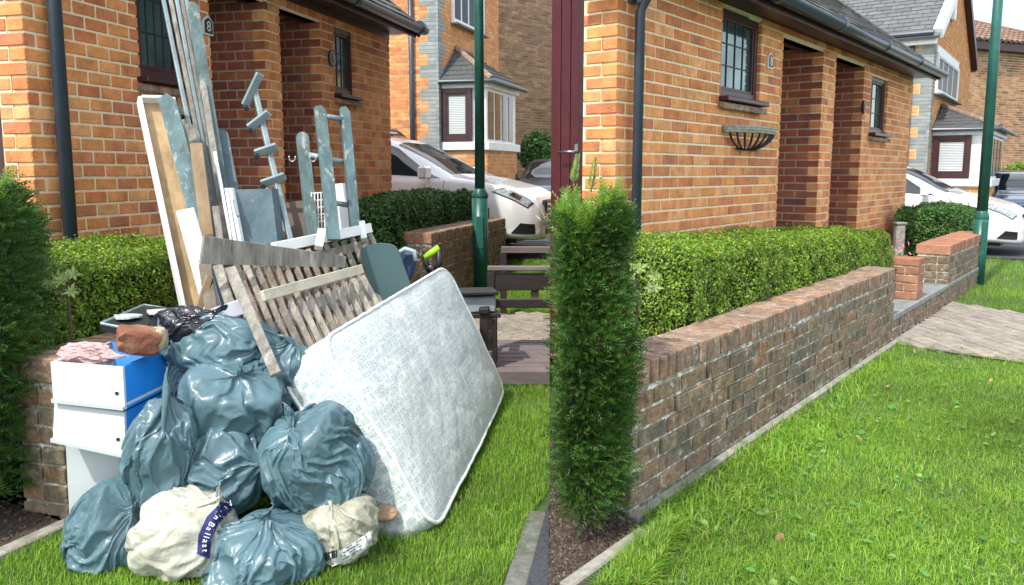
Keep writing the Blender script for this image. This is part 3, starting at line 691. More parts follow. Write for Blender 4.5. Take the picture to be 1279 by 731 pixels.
def oval_sign(root, fr, s, z, w_, h_):
    mb = MB(); mb.prism([fr.pt(s+math.cos(a)*w_/2, z+math.sin(a)*h_/2, .002) for a in [i*math.pi/10 for i in range(20)]], fr.n*.015); o = mb.build('oval_sign', M['blackp'], root)
    mb = MB(); mb.prism([fr.pt(s+math.cos(a)*w_/2*.75, z+math.sin(a)*h_/2*.78, .0175) for a in [i*math.pi/10 for i in range(20)]], fr.n*.003); mb.build('sign_rim', mat('sign_grey', (.4, .38, .35), .5, 9, .2), o)
    mb = MB(); mb.prism([fr.pt(s+math.cos(a)*w_/2*.6, z+math.sin(a)*h_/2*.64, .021) for a in [i*math.pi/10 for i in range(20)]], fr.n*.002); mb.build('sign_face', M['blackp'], o)
    text('9', fr, s, z, .025, h_*.55, mat('sign_grey', (.4, .38, .35)), o)
def main_house(fr, K, label, L):
    """K: pixel measurements of the front; one brick bungalow wing with two porch recesses"""
    s_c = fr.s_at(K['corner']); s_e = fr.s_at(K['end']); root = thing('brick_house', label, 'house', fr.pt((s_c+s_e)/2, 0, -1.0), 'row of brick houses')
    zt = fr.hit(*K['eave'])[1]; zg = fr.hit(*K['gut'], .335)[1]+.06
    w1 = (fr.s_at(K['w1'][0]), fr.s_at(K['w1'][1]), fr.hit(K['w1'][1], K['w1'][3])[1], min(zt-.02, fr.hit(K['w1'][1], K['w1'][2])[1]))
    w2 = (fr.s_at(K['w2'][0]), fr.s_at(K['w2'][1]), fr.hit(K['w2'][1], K['w2'][3])[1], fr.hit(K['w2'][0], K['w2'][2])[1])
    r1 = (fr.s_at(K['r1'][0]), fr.s_at(K['r1'][1]), -.1, zt-.08); r2 = (fr.s_at(K['r2'][0]), fr.s_at(K['r2'][1]), -.1, zt-.08)
    holes = [w1, w2, r1, r2]
    backing(fr, s_c, s_e, -.1, zt, holes, -.105, -.005).build('wall', M['mortar'], root)
    lay(root, fr, lay_rects(s_c, s_e, .0+.225, zt, holes, L), M['brick'], 300, .10, 0)
    lay(root, fr, lay_rects(s_c, s_e, 0, .225, holes, L), M['engbrick'], 0, .10, 0, name='plinth_brick')
    # side returns that face the camera: gable end, pier, second jamb
    def side(s, depth, m, z1, lim, o0=.112, n0=0):
        e = Fac(fr.pt(s, 0, -o0), -fr.n, -fr.d)
        backing(e, 0-.005, depth, -.1, z1, [], -.09, -.005, inset=0).build('wall', M['mortar'] if m is M['brick'] else mat('shaded_porch_mortar', (.42, .33, .25), .95, 25, .2, .8, 120), root)  # recess mortar is a darker copy too, shade painted into its colour
        q = lay_rects(0, depth, 0, z1, [], L*.95, phase=1); rows_ = sorted({r[2] for r in q}); ev = {z for i, z in enumerate(rows_) if i % 2 == 0}
        q = [r for r in q if not (r[2] in ev and r[0] < .02)]; w0 = L*.475-.013
        lay(root, e, q, m, lim, .08, 0); lay(root, e, [(-.111, max(.05, w0), z, z+.062) for z in ev], m, 60, .06, .0015, jit=.0004)
    ee = Fac(fr.pt(s_c, 0, 0), -fr.n, -fr.d); K['ret'] = ee.s_at(K['rpx'])-.112
    side(s_c, K['ret'], M['brick'], zt+.9, 120)
    side(r1[1], 1.15, M['brick_shaded'], zt, 160); side(r2[1], 1.15, M['brick_shaded'], zt, 160)
    # backs of the recesses with doors, ceiling
    for q in (r1, r2):
        b = Fac(fr.pt(q[0], 0, -1.2), fr.d, fr.n); wd = q[1]-q[0]+.6
        mb = MB(); mb.fbox(b, -.7, wd, -.05, zt, -.1, 0); mb.build('porch_wall', M['brick_shaded'], root)
        mb = MB(); mb.fbox(b, .1, wd-.75, .1, 2.1, .004, .05, .006); dr = mb.build('front_door', M['maroon'], root)
        mb = MB(); mb.fbox(b, -.7, wd, zt-.03, zt-.001, .003, 1.18); mb.build('porch_ceiling', M['white'], root)
        mb = MB(); mb.fbox(fr, q[0]+.003, q[1]-.003, q[3]-.0, zt, -.19, -.012, .006); mb.build('lintel', M['maroonw'], root)
    # windows
    wn = window(root, fr, *w1, 4, 3); 
    for q, mm in ((w1, M['brick_shaded']), (w2, M['brick_shaded'])):
        k = MB(); n = max(3, int((q[1]-q[0]+.08)/.11)); wdt = (q[1]-q[0]+.08)/n
        for i in range(n):
            c = fr.pt(q[0]-.04+wdt*(i+.5), q[2]-.062, .0); tl = (fr.n*.055 - Vector((0, 0, .012)))
            kk = MB(); kk.cham(c, fr.d*(wdt/2-.004), tl, Vector((0, 0, .022)), .005); kk.build('sill_tile', M['capbrick'], root)
    window(root, fr, *w2, 3, 3, fw=.045)
    # eaves, gutter, fascia and roof
    ga, gb = s_c-.25, s_e+.12; pitch = math.radians(38)
    mb = MB(); mb.fbox(fr, s_c, s_e, zt-.0, zg-.046, -.1, .006); mb.build('wall_plate', M['maroonw'], root)
    mb = MB(); mb.fbox(fr, ga, gb, zg-.045, zg-.02, -.2, .24); mb.build('soffit', M['maroonw'], root)
    mb = MB(); mb.fbox(fr, ga, gb, zg-.09, zg+.015, .243, .262, .003); mb.build('fascia', M['maroonw'], root)
    mb = MB(); seg = 12; A = []; n = 2
    for x in (ga-.02, gb+.04):
        for rr_ in (.062, .054):
            for i in range(seg+1):
                an = math.pi + math.pi*i/seg; A.append(fr.pt(x, zg+rr_*math.sin(an), .335+rr_*math.cos(an)))
    q = seg+1; F = []
    for i in range(seg):
        F += [(i, i+1, 2*q+i+1, 2*q+i), (q+i+1, q+i, 3*q+i, 3*q+i+1), (i, q+i, q+i+1, i+1), (2*q+i, 2*q+i+1, 3*q+i+1, 3*q+i)]
    F += [(0, 2*q, 3*q, q), (seg, q+seg, 3*q+seg, 2*q+seg)]
    mb.add(A, F); mb.build('gutter', M['pipe'], root, True)
    x = ga+.4
    while x < gb:
        mb = MB(); mb.tube([fr.pt(x-.03, zg, .335), fr.pt(x+.03, zg, .335)], .069, 14); mb.build('gutter_joint', M['pipe'], root); x += 1.5
    up = Vector((0, 0, 1)); sl = (-fr.n*math.cos(pitch) + up*math.sin(pitch)); nl = (fr.n*math.sin(pitch) + up*math.cos(pitch))
    e0 = fr.pt((ga+gb)/2, zg+.015, .30)
    mb = MB(); mb.box6(e0+sl*1.45-nl*.05, fr.d*((gb-ga)/2), sl*1.45, nl*.03); mb.build('roof', M['slate'], root)
    tw, gauge = .26, .17; rows = K.get('rows', 9); tmb = MB(); tmb.cham((0, 0, 0), Vector((tw/2-.004, 0, 0)), Vector((0, gauge*.62, 0)), Vector((0, 0, .010)), .004)
    tme = bpy.data.meshes.new('roof_tile'); tme.from_pydata(tmb.v, [], tmb.f); fixn(tme); tme.materials.append(M['slate'])
    rot = Matrix((fr.d, sl, nl)).transposed()
    tilt = rot @ Matrix.Rotation(math.radians(-5), 3, 'X')
    rest = MB(); tl = []
    for r in range(17):
        x = ga + (tw/2 if r % 2 else 0) + tw/2
        while x < gb+.02: tl.append((r, x)); x += tw
    tl.sort(key=lambda t: t[0]); cnt = 0
    for r, x in tl:
        c = fr.pt(x, zg+.015, .30) + sl*(gauge*(r+.45)-.05) + nl*(.004+R_.uniform(-.002, .004))
        if cnt < 250:
            o = bpy.data.objects.new('roof_tile', tme); o.parent = root; C.objects.link(o); o.location = c-WL[root.name]; o.rotation_euler = (tilt @ Matrix.Rotation(R_.uniform(-.02, .02), 3, 'Z')).to_euler(); cnt += 1
        else: rest.box6(c, tilt @ Vector((tw/2-.004, 0, 0)), tilt @ Vector((0, gauge*.62, 0)), tilt @ Vector((0, 0, .01)))
    if rest.v: rest.build('roof_tiles', M['slate'], root)['kind'] = 'stuff'
    mb = MB(); mb.box6(e0+sl*1.45+fr.d*((gb-ga)/2+.012)-nl*.03, fr.d*.012, sl*1.5, nl*.06); mb.build('verge_board', M['slate'], root)
    # end wall of the wing beyond the last bricks
    mb = MB(); mb.fbox(fr, s_e-.2, s_e-.012, -.1, zt, -2.4, -.21); mb.build('wall', M['brick'], root)
    # down pipe
    pm = K['pipe']; s_p = fr.s_at(pm, 150, .06)
    mb = MB(); mb.tube([fr.pt(s_p, 0.02, .06), fr.pt(s_p, zg-.32, .06), fr.pt(s_p, zg-.22, .12), fr.pt(s_p, zg-.10, .28), fr.pt(s_p, zg-.03, .335)], K['pr'], 16); mb.build('drainpipe', M['pipe'], root, True)
    for zz in (.9, 2.3):
        mb = MB(); mb.tube([fr.pt(s_p, zz, .06), fr.pt(s_p, zz+.04, .06)], K['pr']+.004, 16); mb.fbox(fr, s_p-.05, s_p+.05, zz+.005, zz+.035, .003, .03); mb.build('pipe_bracket', M['pipe'], root)
    sp, zp = fr.hit(*K['plaque']); plaque(root, fr, sp, zp, .105, .13, '8')
    so_, zo = fr.hit(*K['oval']); oval_sign(root, fr, so_, zo, .10*K.get('ow', 1), .15)
    return root, s_c, zt
KR = dict(rpx=727, corner=768, end=1133, eave=(1070, 70), gut=(1070, 48), w1=(897, 945, -4, 128), w2=(1083, 1103, 92, 168), r1=(972, 1022), r2=(1038, 1073), ret=None, pipe=797, pr=.031, plaque=(961, 76), oval=(1078, 134), ow=.9)
hR, scR, ztR = main_house(FR, KR, 'brick house with bare tidy front, wire basket under its window', .243)
KL = dict(rpx=6, corner=42, end=489, eave=(460, 40), gut=(493, 28), w1=(183, 240, -45, 106), w2=(422, 446, 34, 122), r1=(271, 337), r2=(356, 405), ret=None, pipe=78, pr=.036, plaque=(258, 32), oval=(413.5, 73), ow=1.3)
hL, scL, ztL = main_house(FL, KL, 'brick house with rubbish heaped in front of it', .172)
# maroon doors in the gable ends: flush with the return, ending where the plot ends
def garage_door(root, fr, s_c, ret, wd, zt, handle, lab):
    e = Fac(fr.pt(s_c, 0, -.112-ret), -fr.n, -fr.d)
    n = max(2, int(wd/.085)); 
    mb = MB(); mb.fbox(e, -.02, wd, .02, zt, -.10, -.06); d = mb.build('door', M['maroon'], root)
    mb = MB(); mb.fbox(e, -.012, .05, .02, zt, -.06, -.02, .004); mb.build('door_frame', M['maroonw'], d)
    for i in range(n):
        a = .055+i*(wd-.06)/n; mb = MB(); mb.fbox(e, a, a+(wd-.06)/n-.006, .04, zt-.02, -.0595, -.045, .004); mb.build('door_board', M['maroon'], d)
    if handle:
        sh, zh = e.hit(*handle, -.04)
        mb = MB(); mb.fbox(e, sh-.018, sh+.018, zh-.11, zh+.05, -.0445, -.034, .004); hp_ = mb.build('handle_plate', M['steel'], d)
        mb = MB(); mb.tube([e.pt(sh, zh, -.034), e.pt(sh, zh, .01), e.pt(sh+.03, zh, .015), e.pt(sh+.11, zh-.003, .012)], [.011, .010, .010, .008], 10); mb.build('door_handle', M['steel'], d, True)
    return e
# where does the gable cross the seam?
e = Fac(FR.pt(scR, 0, -.112-KR['ret']), -FR.n, -FR.d)
sx = e.s_at(686.5, 215, -.045)
garage_door(hR, FR, scR, KR['ret'], sx, 2.9, (721, 190), '')
garage_door(hL, FL, scL, KL['ret'], 1.0, 2.9, None, '')
# wall basket right, and its twin behind the junk on the left
def basket(label, fr, px0, px1, pyt, pyb):
    s0, zt = fr.hit(px0, pyt); s1, _ = fr.hit(px1, pyt+4); zb = fr.hit((px0+px1)/2, pyb)[1]; c = (s0+s1)/2; a = (s1-s0)/2; dep = zt-zb
    root = thing('wall_basket', label, 'wall basket', fr.pt(c, zb, .1))
    pts = [fr.pt(c+a*math.cos(t), zt, .005+a*.38*math.sin(t)) for t in [math.pi*i/16 for i in range(17)]]
    mb = MB(); mb.tube(pts, .012, 8); mb.tube([p-Vector((0, 0, .035)) for p in pts], .010, 8); mb.tube([p-Vector((0, 0, .018)) for p in pts], .013, 8); mb.build('coir_rim', M['wicker'], root, True)
    for i in range(1, 12):
        t = math.pi*i/12; q = [fr.pt(c+a*math.cos(t)*math.cos(u), zt-dep*math.sin(u), .006+a*.38*math.sin(t)*math.cos(u)) for u in [math.pi/2*j/8 for j in range(8)]]
        mb = MB(); mb.tube(q, .006, 6, flat=1.5); mb.build('iron_strap', M['blackp'], root)
    mb = MB(); mb.tube([fr.pt(c-a*.45, zb+.01, .012), fr.pt(c-a*.3, zb, .05), fr.pt(c+a*.3, zb, .05), fr.pt(c+a*.45, zb+.01, .012)], .007, 6); mb.tube([fr.pt(c-a, zt, .008), fr.pt(c+a, zt, .008)], .006, 6); mb.build('frame', M['blackp'], root)
basket('half round black iron wall basket under the right house window', FR, 902, 957, 158, 188)
basket('iron wall basket glimpsed behind planks on the left wall', FL, 200, 244, 134, 160)
# ------------------------------------------------------------------ HEDGES, YEWS, PLANTS
hf = -.235
hz0 = ZT-.12
s_h0 = WR.s_at(768, 400, -.5)
hedge('long clipped sunlit box hedge behind the bare garden wall', WR, WR.s_at(712, 300, -.93), WR.s_at(1102, 300, -.3), hf, -.93, hz0-.25, WR.hit(800, 322, hf-.05)[1], WR.hit(1098, 288, hf-.1)[1], 120000, .0165, M['box'], seed=2)
ZLh = WLf.hit(150, 318, hf-.1)[1]
hedge('clipped box hedge behind the rubbish pile, left house', WLf, -.5, WLf.s_at(300, 330, hf), hf, -1.0, ZL-.4, ZLh, ZLh-.02, 90000, .0165, M['box'], seed=5)
zq = W3.hit(545, 246, -.35)[1]
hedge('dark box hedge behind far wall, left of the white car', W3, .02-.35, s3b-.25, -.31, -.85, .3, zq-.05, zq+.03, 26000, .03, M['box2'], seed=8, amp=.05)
zq = WR.hit(1175, 266, -.4)[1]
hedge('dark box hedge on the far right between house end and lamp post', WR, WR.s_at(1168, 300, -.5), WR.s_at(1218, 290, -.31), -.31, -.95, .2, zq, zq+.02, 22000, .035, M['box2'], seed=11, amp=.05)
yw_c = G(735, 640)
cR = (P(724, 215, 2.90)[0], 2.90)
yew('yew bush at the right garden wall end with yellow green tips', cR, .125, .24, 1.11, 13000, clip=lambda p: p[:, 0] > SEAM*p[:, 1]+.048, seed=3, tipfrac=.16)
cL = (P(-42, 215, 2.95)[0], 2.95)
yew('tall dark yew bush at the far left edge beside drawers', cL, .145, .25, 1.20, 8000, seed=9, tipfrac=.05)
def sprig(label, px, py0, py1, Y, m, n=14, ln=.045):
    base = P(px, py0, Y); top = P(px+6, py1, Y); root = thing('yew_shoot', label, 'shoot', base)
    mb = MB(); mb.tube([base, (base+top)/2+Vector((.004, 0, 0)), top], [.004, .003, .0015], 6); mb.build('stem', M['bark'], root)
    k = MB()
    for i in range(n):
        t = .15+.85*i/n; p = base.lerp(top, t)
        for sg in (-1, 1):
            a = Vector((sg*1.0, R_.uniform(-.6, .6), .9)).normalized()*ln*(1.1-.7*t); wv = Vector((0, 0, 1))*.0035
            k.add([p-wv, p+a*.5-wv*1.6, p+a, p+a*.5+wv*1.6], [(0, 1, 2, 3)])
    k.build('needles', m, root)
sprig('upright yew shoot against right house brickwork', 757, 330, 262, 3.25, M['yew'])
sprig('pair of yew shoots against left house return', 33, 320, 272, 3.1, M['yewtip'])
sprig('yew shoot near the maroon door handle', 716, 232, 192, 3.3, M['yewtip'], ln=.03)
sprig('short yellow shoot beside the door edge', 738, 240, 196, 3.3, M['yewtip'], ln=.03)
def variegated(label, px, py, Y, spread, n=11, sz=.040):
    c = P(px, py, Y); root = thing('variegated_shrub', label, 'shrub', (c.x, c.y, 0)); st = MB(); pos = []; N = []; k = MB()
    st.tube([Vector((c.x, c.y+.06, .0)), c-Vector((0, -.05, .03))], .006, 6)
    for i in range(n):
        q = c+Vector((R_.uniform(-1, 1)*spread, R_.uniform(-.5, .2)*spread, R_.uniform(-.8, .8)*spread*.9)); st.tube([c-Vector((0, -.05, .05)), q], .0028, 5)
        m = R_.randint(6, 8); a0 = R_.uniform(0, 6.28); tn = Vector((R_.uniform(-.4, .4), -.9, R_.uniform(.3, 1))).normalized(); ax = tn.orthogonal().normalized()
        for j in range(m):
            dr = (Matrix.Rotation(a0+j*6.283/m, 3, tn) @ ax)*.9 + tn*.35; L = sz*R_.uniform(.7, 1.15); wv = dr.cross(tn).normalized()*L*.17
            k.add([q, q+dr*L*.5+wv, q+dr*L-tn*L*.1, q+dr*L*.5-wv], [(0, 1, 2, 3)])
    st.build('stem', M['bark'], root); k.build('leaves', M['varie'], root)['kind'] = 'stuff'
variegated('pale variegated shrub in front of the right hedge near the yew', 799, 350, 3.25, .065)
variegated('pale variegated shrub in front of the left hedge near the yew', 75, 353, 3.12, .065)
def flowers(label, px, py, Y):
    c = P(px, py, Y); root = thing('pink_flowers', label, 'flowers', (c.x, c.y, 0)); n = 500
    pos = np.array(c)+rng.normal(0, 1, (n, 3))*np.array([.09, .08, .08]); k = rng.random(n) < .3
    scatter('petals', *LEAF, pos[k], frames(np.tile([0, -.5, 1.], (k.sum(), 1)), .5, int(k.sum())), rng.uniform(.03, .05, k.sum()), M['pink'], root)['kind'] = 'stuff'
    k = ~k; scatter('leaf', *LEAF, pos[k]-np.array([0, 0, .06]), frames(np.tile([0, -.5, 1.], (k.sum(), 1)), .6, int(k.sum())), rng.uniform(.03, .06, k.sum()), M['box2'], root)['kind'] = 'stuff'
    mb = MB(); mb.tube([(c.x, c.y, 0), c], .01, 5); mb.build('stem', M['bark'], root)
flowers('small pink flowering plant between hedge end and brick pier', 1104, 320, 7.25)
# ------------------------------------------------------------------ LAMP POSTS
def lamp(label, px_top, px_bot, py_bot, py_join, Y, gz0, r1, r2):
    b = P(px_bot, py_bot, Y); j = P(px_bot+.0, py_join, Y); x, y = b.x, b.y
    root = thing('lamp_post', label, 'lamp post', (x, y, b.z)); dx = (P(px_top, 0, Y).x-P(px_bot, 215, Y).x)
    mb = MB(); mb.tube([(x, y, b.z-.05), (x, y, j.z-.03)], [r2, r2], 20); mb.build('base_column', M['green'], root, True)
    mb = MB(); mb.tube([(x, y, j.z-.035), (x, y, j.z-.03), (x, y, j.z), (x, y, j.z+.05), (x, y, j.z+.06)], [r2*1.0, r2*1.03, r2*1.03, r1*1.1, r1], 20); mb.build('collar', M['green'], root, True)
    top = 4.6; f = (top-j.z)/(P(px_top, 0, Y).z-j.z)
    mb = MB(); mb.tube([(x, y, j.z+.03), (x, y, top)], [r1, r1*.8], 20); mb.build('pole', M['green'], root, True)
    mb = MB(); mb.tube([(x, y, top-.03), (x-.0, y, top+.1), (x+.25, y-.2, top+.2)], [.03, .03, .025], 10); mb.build('arm', M['green'], root, True)
    mb = MB(); mb.cham((x+.45, y-.36, top+.2), Vector((.25, -.2, 0)), Vector((.08, .1, 0)), Vector((0, 0, .06)), .02); mb.build('lantern', M['steel'], root)
    mb = MB(); mb.box6((x, y-r2-.001, b.z+.55), Vector((.035, 0, 0)), Vector((0, .004, 0)), Vector((0, 0, .16))); mb.build('access_door', M['green'], root)
lamp('green lamp post beside the white car, left half', 613, 600, 356, 243, 8.2, 0, .052, .083)
lamp('green lamp post at the verge by the driveway, right half', 1243, 1220, 353, 270, 9.2, 0, .058, .075)
# ------------------------------------------------------------------ CARS
def cr_(p0, p1, p2, p3, t): return .5*((2*p1)+(-p0+p2)*t+(2*p0-5*p1+4*p2-p3)*t*t+(-p0+3*p1-3*p2+p3)*t**3)
class CarSurf:
    def __init__(s, st, Wd, Ht):
        s.x = [q[0] for q in st]; prof = []
        for (x, top, belt, w_, zb, rf) in st:
            w_ = w_*Wd/1.8; gh = top-belt; z = lambda v: v
            prof.append([(w_*.55, zb), (w_*.93, zb+.03), (w_*.985, zb+.16), (w_, .5*(zb+belt)+.06), (w_*.985, belt-.09), (w_*.95, belt), (w_*(.95+(rf-.95)*.5), belt+gh*.5), (w_*rf, top-gh*.14-.015), (w_*rf*.72, top-gh*.02-.003), (0, top)])
        s.P = np.array(prof); s.nu, s.nv = len(st), len(prof[0]); s.X = np.array(s.x)
    def ev(s, u, v, side=1):
        """u in x metres, v in 0..nv-1"""
        i = int(np.clip(np.searchsorted(s.X, u)-1, 0, s.nu-2)); t = (u-s.X[i])/(s.X[i+1]-s.X[i])
        I = [max(i-1, 0), i, i+1, min(i+2, s.nu-1)]
        j = int(min(max(0, math.floor(v)), s.nv-2)); tv = v-j; J = [max(j-1, 0), j, j+1, min(j+2, s.nv-1)]
        rows = [cr_(s.P[a][J[0]], s.P[a][J[1]], s.P[a][J[2]], s.P[a][J[3]], tv) for a in I]
        t = min(max(t, 0), 1); y, z = cr_(*rows, t)
        return Vector((u, side*max(0, y), z))
    def patch(s, poly, side, off, n=7):
        """poly: 4 (u,v) corners; returns verts, faces offset outward"""
        V = []
        for j in range(n+1):
            for i in range(n+1):
                a, b = i/n, j/n
                u = (1-a)*(1-b)*poly[0][0]+a*(1-b)*poly[1][0]+a*b*poly[2][0]+(1-a)*b*poly[3][0]
                v = (1-a)*(1-b)*poly[0][1]+a*(1-b)*poly[1][1]+a*b*poly[2][1]+(1-a)*b*poly[3][1]
                p = s.ev(u, v, side); e = .01
                du = s.ev(min(u+e, s.X[-1]), v, side)-s.ev(u-e, v, side); dv = s.ev(u, min(v+e, s.nv-1.001), side)-s.ev(u, v-e, side)
                nr = du.cross(dv)*side
                if nr.length > 0: nr.normalize()
                if nr.dot(p-Vector((u*.7, 0, .6))) < 0: nr = -nr
                V.append(p+nr*off)
        F = [(j*(n+1)+i, j*(n+1)+i+1, (j+1)*(n+1)+i+1, (j+1)*(n+1)+i) for j in range(n) for i in range(n)]
        return V, F
ST_H = [(-2.12, .80, .76, .66, .40, .8), (-2.08, .98, .90, .78, .30, .8), (-1.9, 1.2, .98, .85, .22, .76), (-1.6, 1.36, 1.0, .88, .2, .72), (-1.0, 1.44, .98, .90, .2, .70), (-.3, 1.46, .95, .90, .2, .69), (.25, 1.42, .93, .90, .2, .68),
        (.7, 1.22, .92, .90, .2, .70), (1.1, 1.00, .90, .90, .2, .78), (1.25, .955, .885, .90, .2, .82), (1.6, .89, .84, .885, .2, .83), (1.9, .80, .765, .83, .19, .82), (2.08, .70, .67, .74, .18, .80), (2.17, .58, .56, .64, .19, .78), (2.20, .46, .45, .55, .22, .75)]
def car(label, loc, yaw, paint, rails=False, kind='hatch', plate=None, scale=1.0, hs=1.0):
    root = thing('parked_car', label, 'car', loc); cs = CarSurf(ST_H, 1.8, 1.45)
    T = Matrix.Translation(loc) @ Matrix.Rotation(yaw, 4, 'Z') @ Matrix.Diagonal((scale, scale, scale*hs, 1))
    def put(V, F, name, m, parent=root, sm=True):
        b = MB(); b.add([T @ Vector(v) for v in V], F); return b.build(name, m, parent, sm)
    us = np.concatenate([np.linspace(-2.12, -1.9, 6), np.linspace(-1.8, 1.8, 40), np.linspace(1.85, 2.20, 12)]); vv = np.linspace(0, cs.nv-1, 46)
    V = [cs.ev(u, v, sd) for u in us for sd in (1,) for v in vv] ; n = len(vv)
    Vm = [Vector((p.x, -p.y, p.z)) for p in V]; F = [(i*n+j, i*n+j+1, (i+1)*n+j+1, (i+1)*n+j) for i in range(len(us)-1) for j in range(n-1)]
    N = len(V); VV = V+Vm; FF = F+[(d+N, c+N, b+N, a+N) for a, b, c, d in F]
    FF += [tuple(range((len(us)-1)*n, len(us)*n))+tuple(N+(len(us)-1)*n+j for j in range(n-1, -1, -1))]
    FF += [tuple(range(n))+tuple(N+j for j in range(n-1, -1, -1))]
    def ok(f):
        # wheel arches cut
        c = sum((VV[i] for i in f), Vector())/len(f)
        return not (abs(c.y) > .5 and any(math.hypot(c.x-wx, c.z-.31) < .355 for wx in (1.32, -1.3)))
    put(VV, [f for f in FF if ok(f)], 'body', paint)
    for sd in (1, -1):
        for poly in (((-.95, 5.2), (-.02, 5.2), (-.02, 7.0), (-.95, 7.0)), ((.04, 5.2), (1.0, 5.2), (.38, 6.9), (.04, 7.0)), ((-1.65, 5.25), (-1.02, 5.2), (-1.02, 7.0), (-1.5, 6.6))):
            V, F = cs.patch(poly, sd, .006); put(V, F, 'side_window', M['cglass'])
        V, F = cs.patch(((1.66, 4.3), (2.04, 3.85), (2.09, 4.75), (1.80, 5.2)), sd, .008); hl = put(V, F, 'headlight', M['lampg'])
        V, F = cs.patch(((1.64, 4.2), (2.05, 3.74), (2.105, 4.85), (1.78, 5.35)), sd, .004); put(V, F, 'headlight_surround', M['blackp'], hl)
        V, F = cs.patch(((1.84, 4.35), (1.95, 4.2), (1.98, 4.7), (1.88, 4.85)), sd, .013, 4); put(V, F, 'bulb', M['chrome'], hl)
        V, F = cs.patch(((1.86, 1.55), (2.12, 1.5), (2.12, 2.35), (1.97, 2.35)), sd, .006); put(V, F, 'air_intake', M['blackp'])
        V, F = cs.patch(((-2.1, 4.2), (-1.85, 4.2), (-1.9, 5.1), (-2.1, 5.1)), sd, .006); put(V, F, 'tail_light', mat('tail_red', (.4, .02, .02), .2))
        b = MB(); m_ = cs.ev(.85, 5.0, sd); k = MB(); k.cham(Vector((m_.x, m_.y+sd*.13, m_.z+.08)), Vector((.05, 0, 0)), Vector((0, .11, 0)), Vector((0, 0, .075)), .035)
        mir = put(k.v, k.f, 'mirror', paint, sm=False)
        k = MB(); k.tube([Vector((m_.x+.0, m_.y-sd*.02, m_.z+.03)), Vector((m_.x, m_.y+sd*.06, m_.z+.05))], .02, 8); put(k.v, k.f, 'mirror_arm', M['blackp'], mir)
        for hx in (.0, -.95):
            q = cs.ev(hx-.12, 4.5, sd); k = MB(); k.tube([q+Vector((-.09, sd*.015, 0)), q+Vector((-.06, sd*.035, 0)), q+Vector((.06, sd*.035, 0)), q+Vector((.09, sd*.015, 0))], .013, 8); put(k.v, k.f, 'door_handle', paint)
        for wx in (1.32, -1.3):
            k = MB(); k.tube([Vector((wx, sd*.66, .31)), Vector((wx, sd*.68, .31)), Vector((wx, sd*.86, .31)), Vector((wx, sd*.88, .31))], [.26, .31, .31, .28], 28); wh = put(k.v, k.f, 'wheel', M['tyre'])
            k = MB()
            for i in range(5): an = i*6.283/5; k.box6(Vector((wx+.1*math.cos(an), sd*.885, .31+.1*math.sin(an))), Vector((math.cos(an), 0, math.sin(an)))*.1, Vector((0, .008, 0)), Vector((-math.sin(an), 0, math.cos(an)))*.028)
            k.tube([Vector((wx, sd*.872, .31)), Vector((wx, sd*.884, .31))], [.21, .21], 24); put(k.v, k.f, 'rim', M['steel'], wh, False)
        if rails:
            k = MB(); k.tube([cs.ev(-1.4, 7.6, sd), cs.ev(-1.3, 7.6, sd)+Vector((0, 0, .06)), cs.ev(-.4, 7.6, sd)+Vector((0, 0, .07)), cs.ev(.25, 7.6, sd)+Vector((0, 0, .05)), cs.ev(.4, 7.6, sd)], .02, 8); put(k.v, k.f, 'roof_rail', M['blackp'])
        # seam lines of the door
        for ux in (.02, 1.05):
            k = MB(); k.tube([cs.ev(ux, v, sd)+Vector((0, sd*.0005, 0)) for v in np.linspace(1.3, 5.0, 12)], .003, 4); put(k.v, k.f, 'door_gap', M['blackp'])
    for sd in (1, -1):
        V, F = cs.patch(((.36, 7.25), (1.10, 7.2), (1.14, 8.99), (.42, 8.99)), sd, .006, 9); put(V, F, 'windscreen', M['cglass'])
        V, F = cs.patch(((-2.02, 7.4), (-1.68, 7.4), (-1.68, 8.99), (-2.02, 8.99)), sd, .006); put(V, F, 'rear_window', M['cglass'])
        if kind == 'hatch':
            V, F = cs.patch(((2.115, 3.2), (2.195, 3.2), (2.17, 7.6), (2.10, 7.2)), sd, .004, 6)
    # nose parts, standing on the front face
    fx = 2.205
    if kind == 'hatch':
        k = MB(); k.cham(Vector((2.17, 0, .58)), Vector((.03, 0, 0)), Vector((0, .40, 0)), Vector((0, 0, .085)), .03); gr = put(k.v, k.f, 'grille', M['blackp'], sm=False)
        for zz in (.55, .61):
            k = MB(); k.cham(Vector((2.205, 0, zz)), Vector((.012, 0, 0)), Vector((0, .38, 0)), Vector((0, 0, .012)), .004); put(k.v, k.f, 'grille_bar', M['chrome'], gr, False)
        k = MB(); k.tube([Vector((2.20, 0, .585)), Vector((2.225, 0, .585))], .085, 20); put(k.v, k.f, 'badge', M['chrome'], gr, False)
    else:
        for sd in (1, -1):
            k = MB(); k.cham(Vector((2.17, sd*.13, .60)), Vector((.035, 0, 0)), Vector((0, .11, 0)), Vector((0, 0, .075)), .03); gr = put(k.v, k.f, 'grille', M['chrome'], sm=False)
            k = MB(); k.cham(Vector((2.20, sd*.13, .60)), Vector((.012, 0, 0)), Vector((0, .09, 0)), Vector((0, 0, .058)), .02); put(k.v, k.f, 'grille_opening', M['blackp'], gr, False)
    k = MB(); k.cham(Vector((2.19, 0, .30)), Vector((.02, 0, 0)), Vector((0, .45, 0)), Vector((0, 0, .05)), .015); put(k.v, k.f, 'lower_grille', M['blackp'], sm=False)
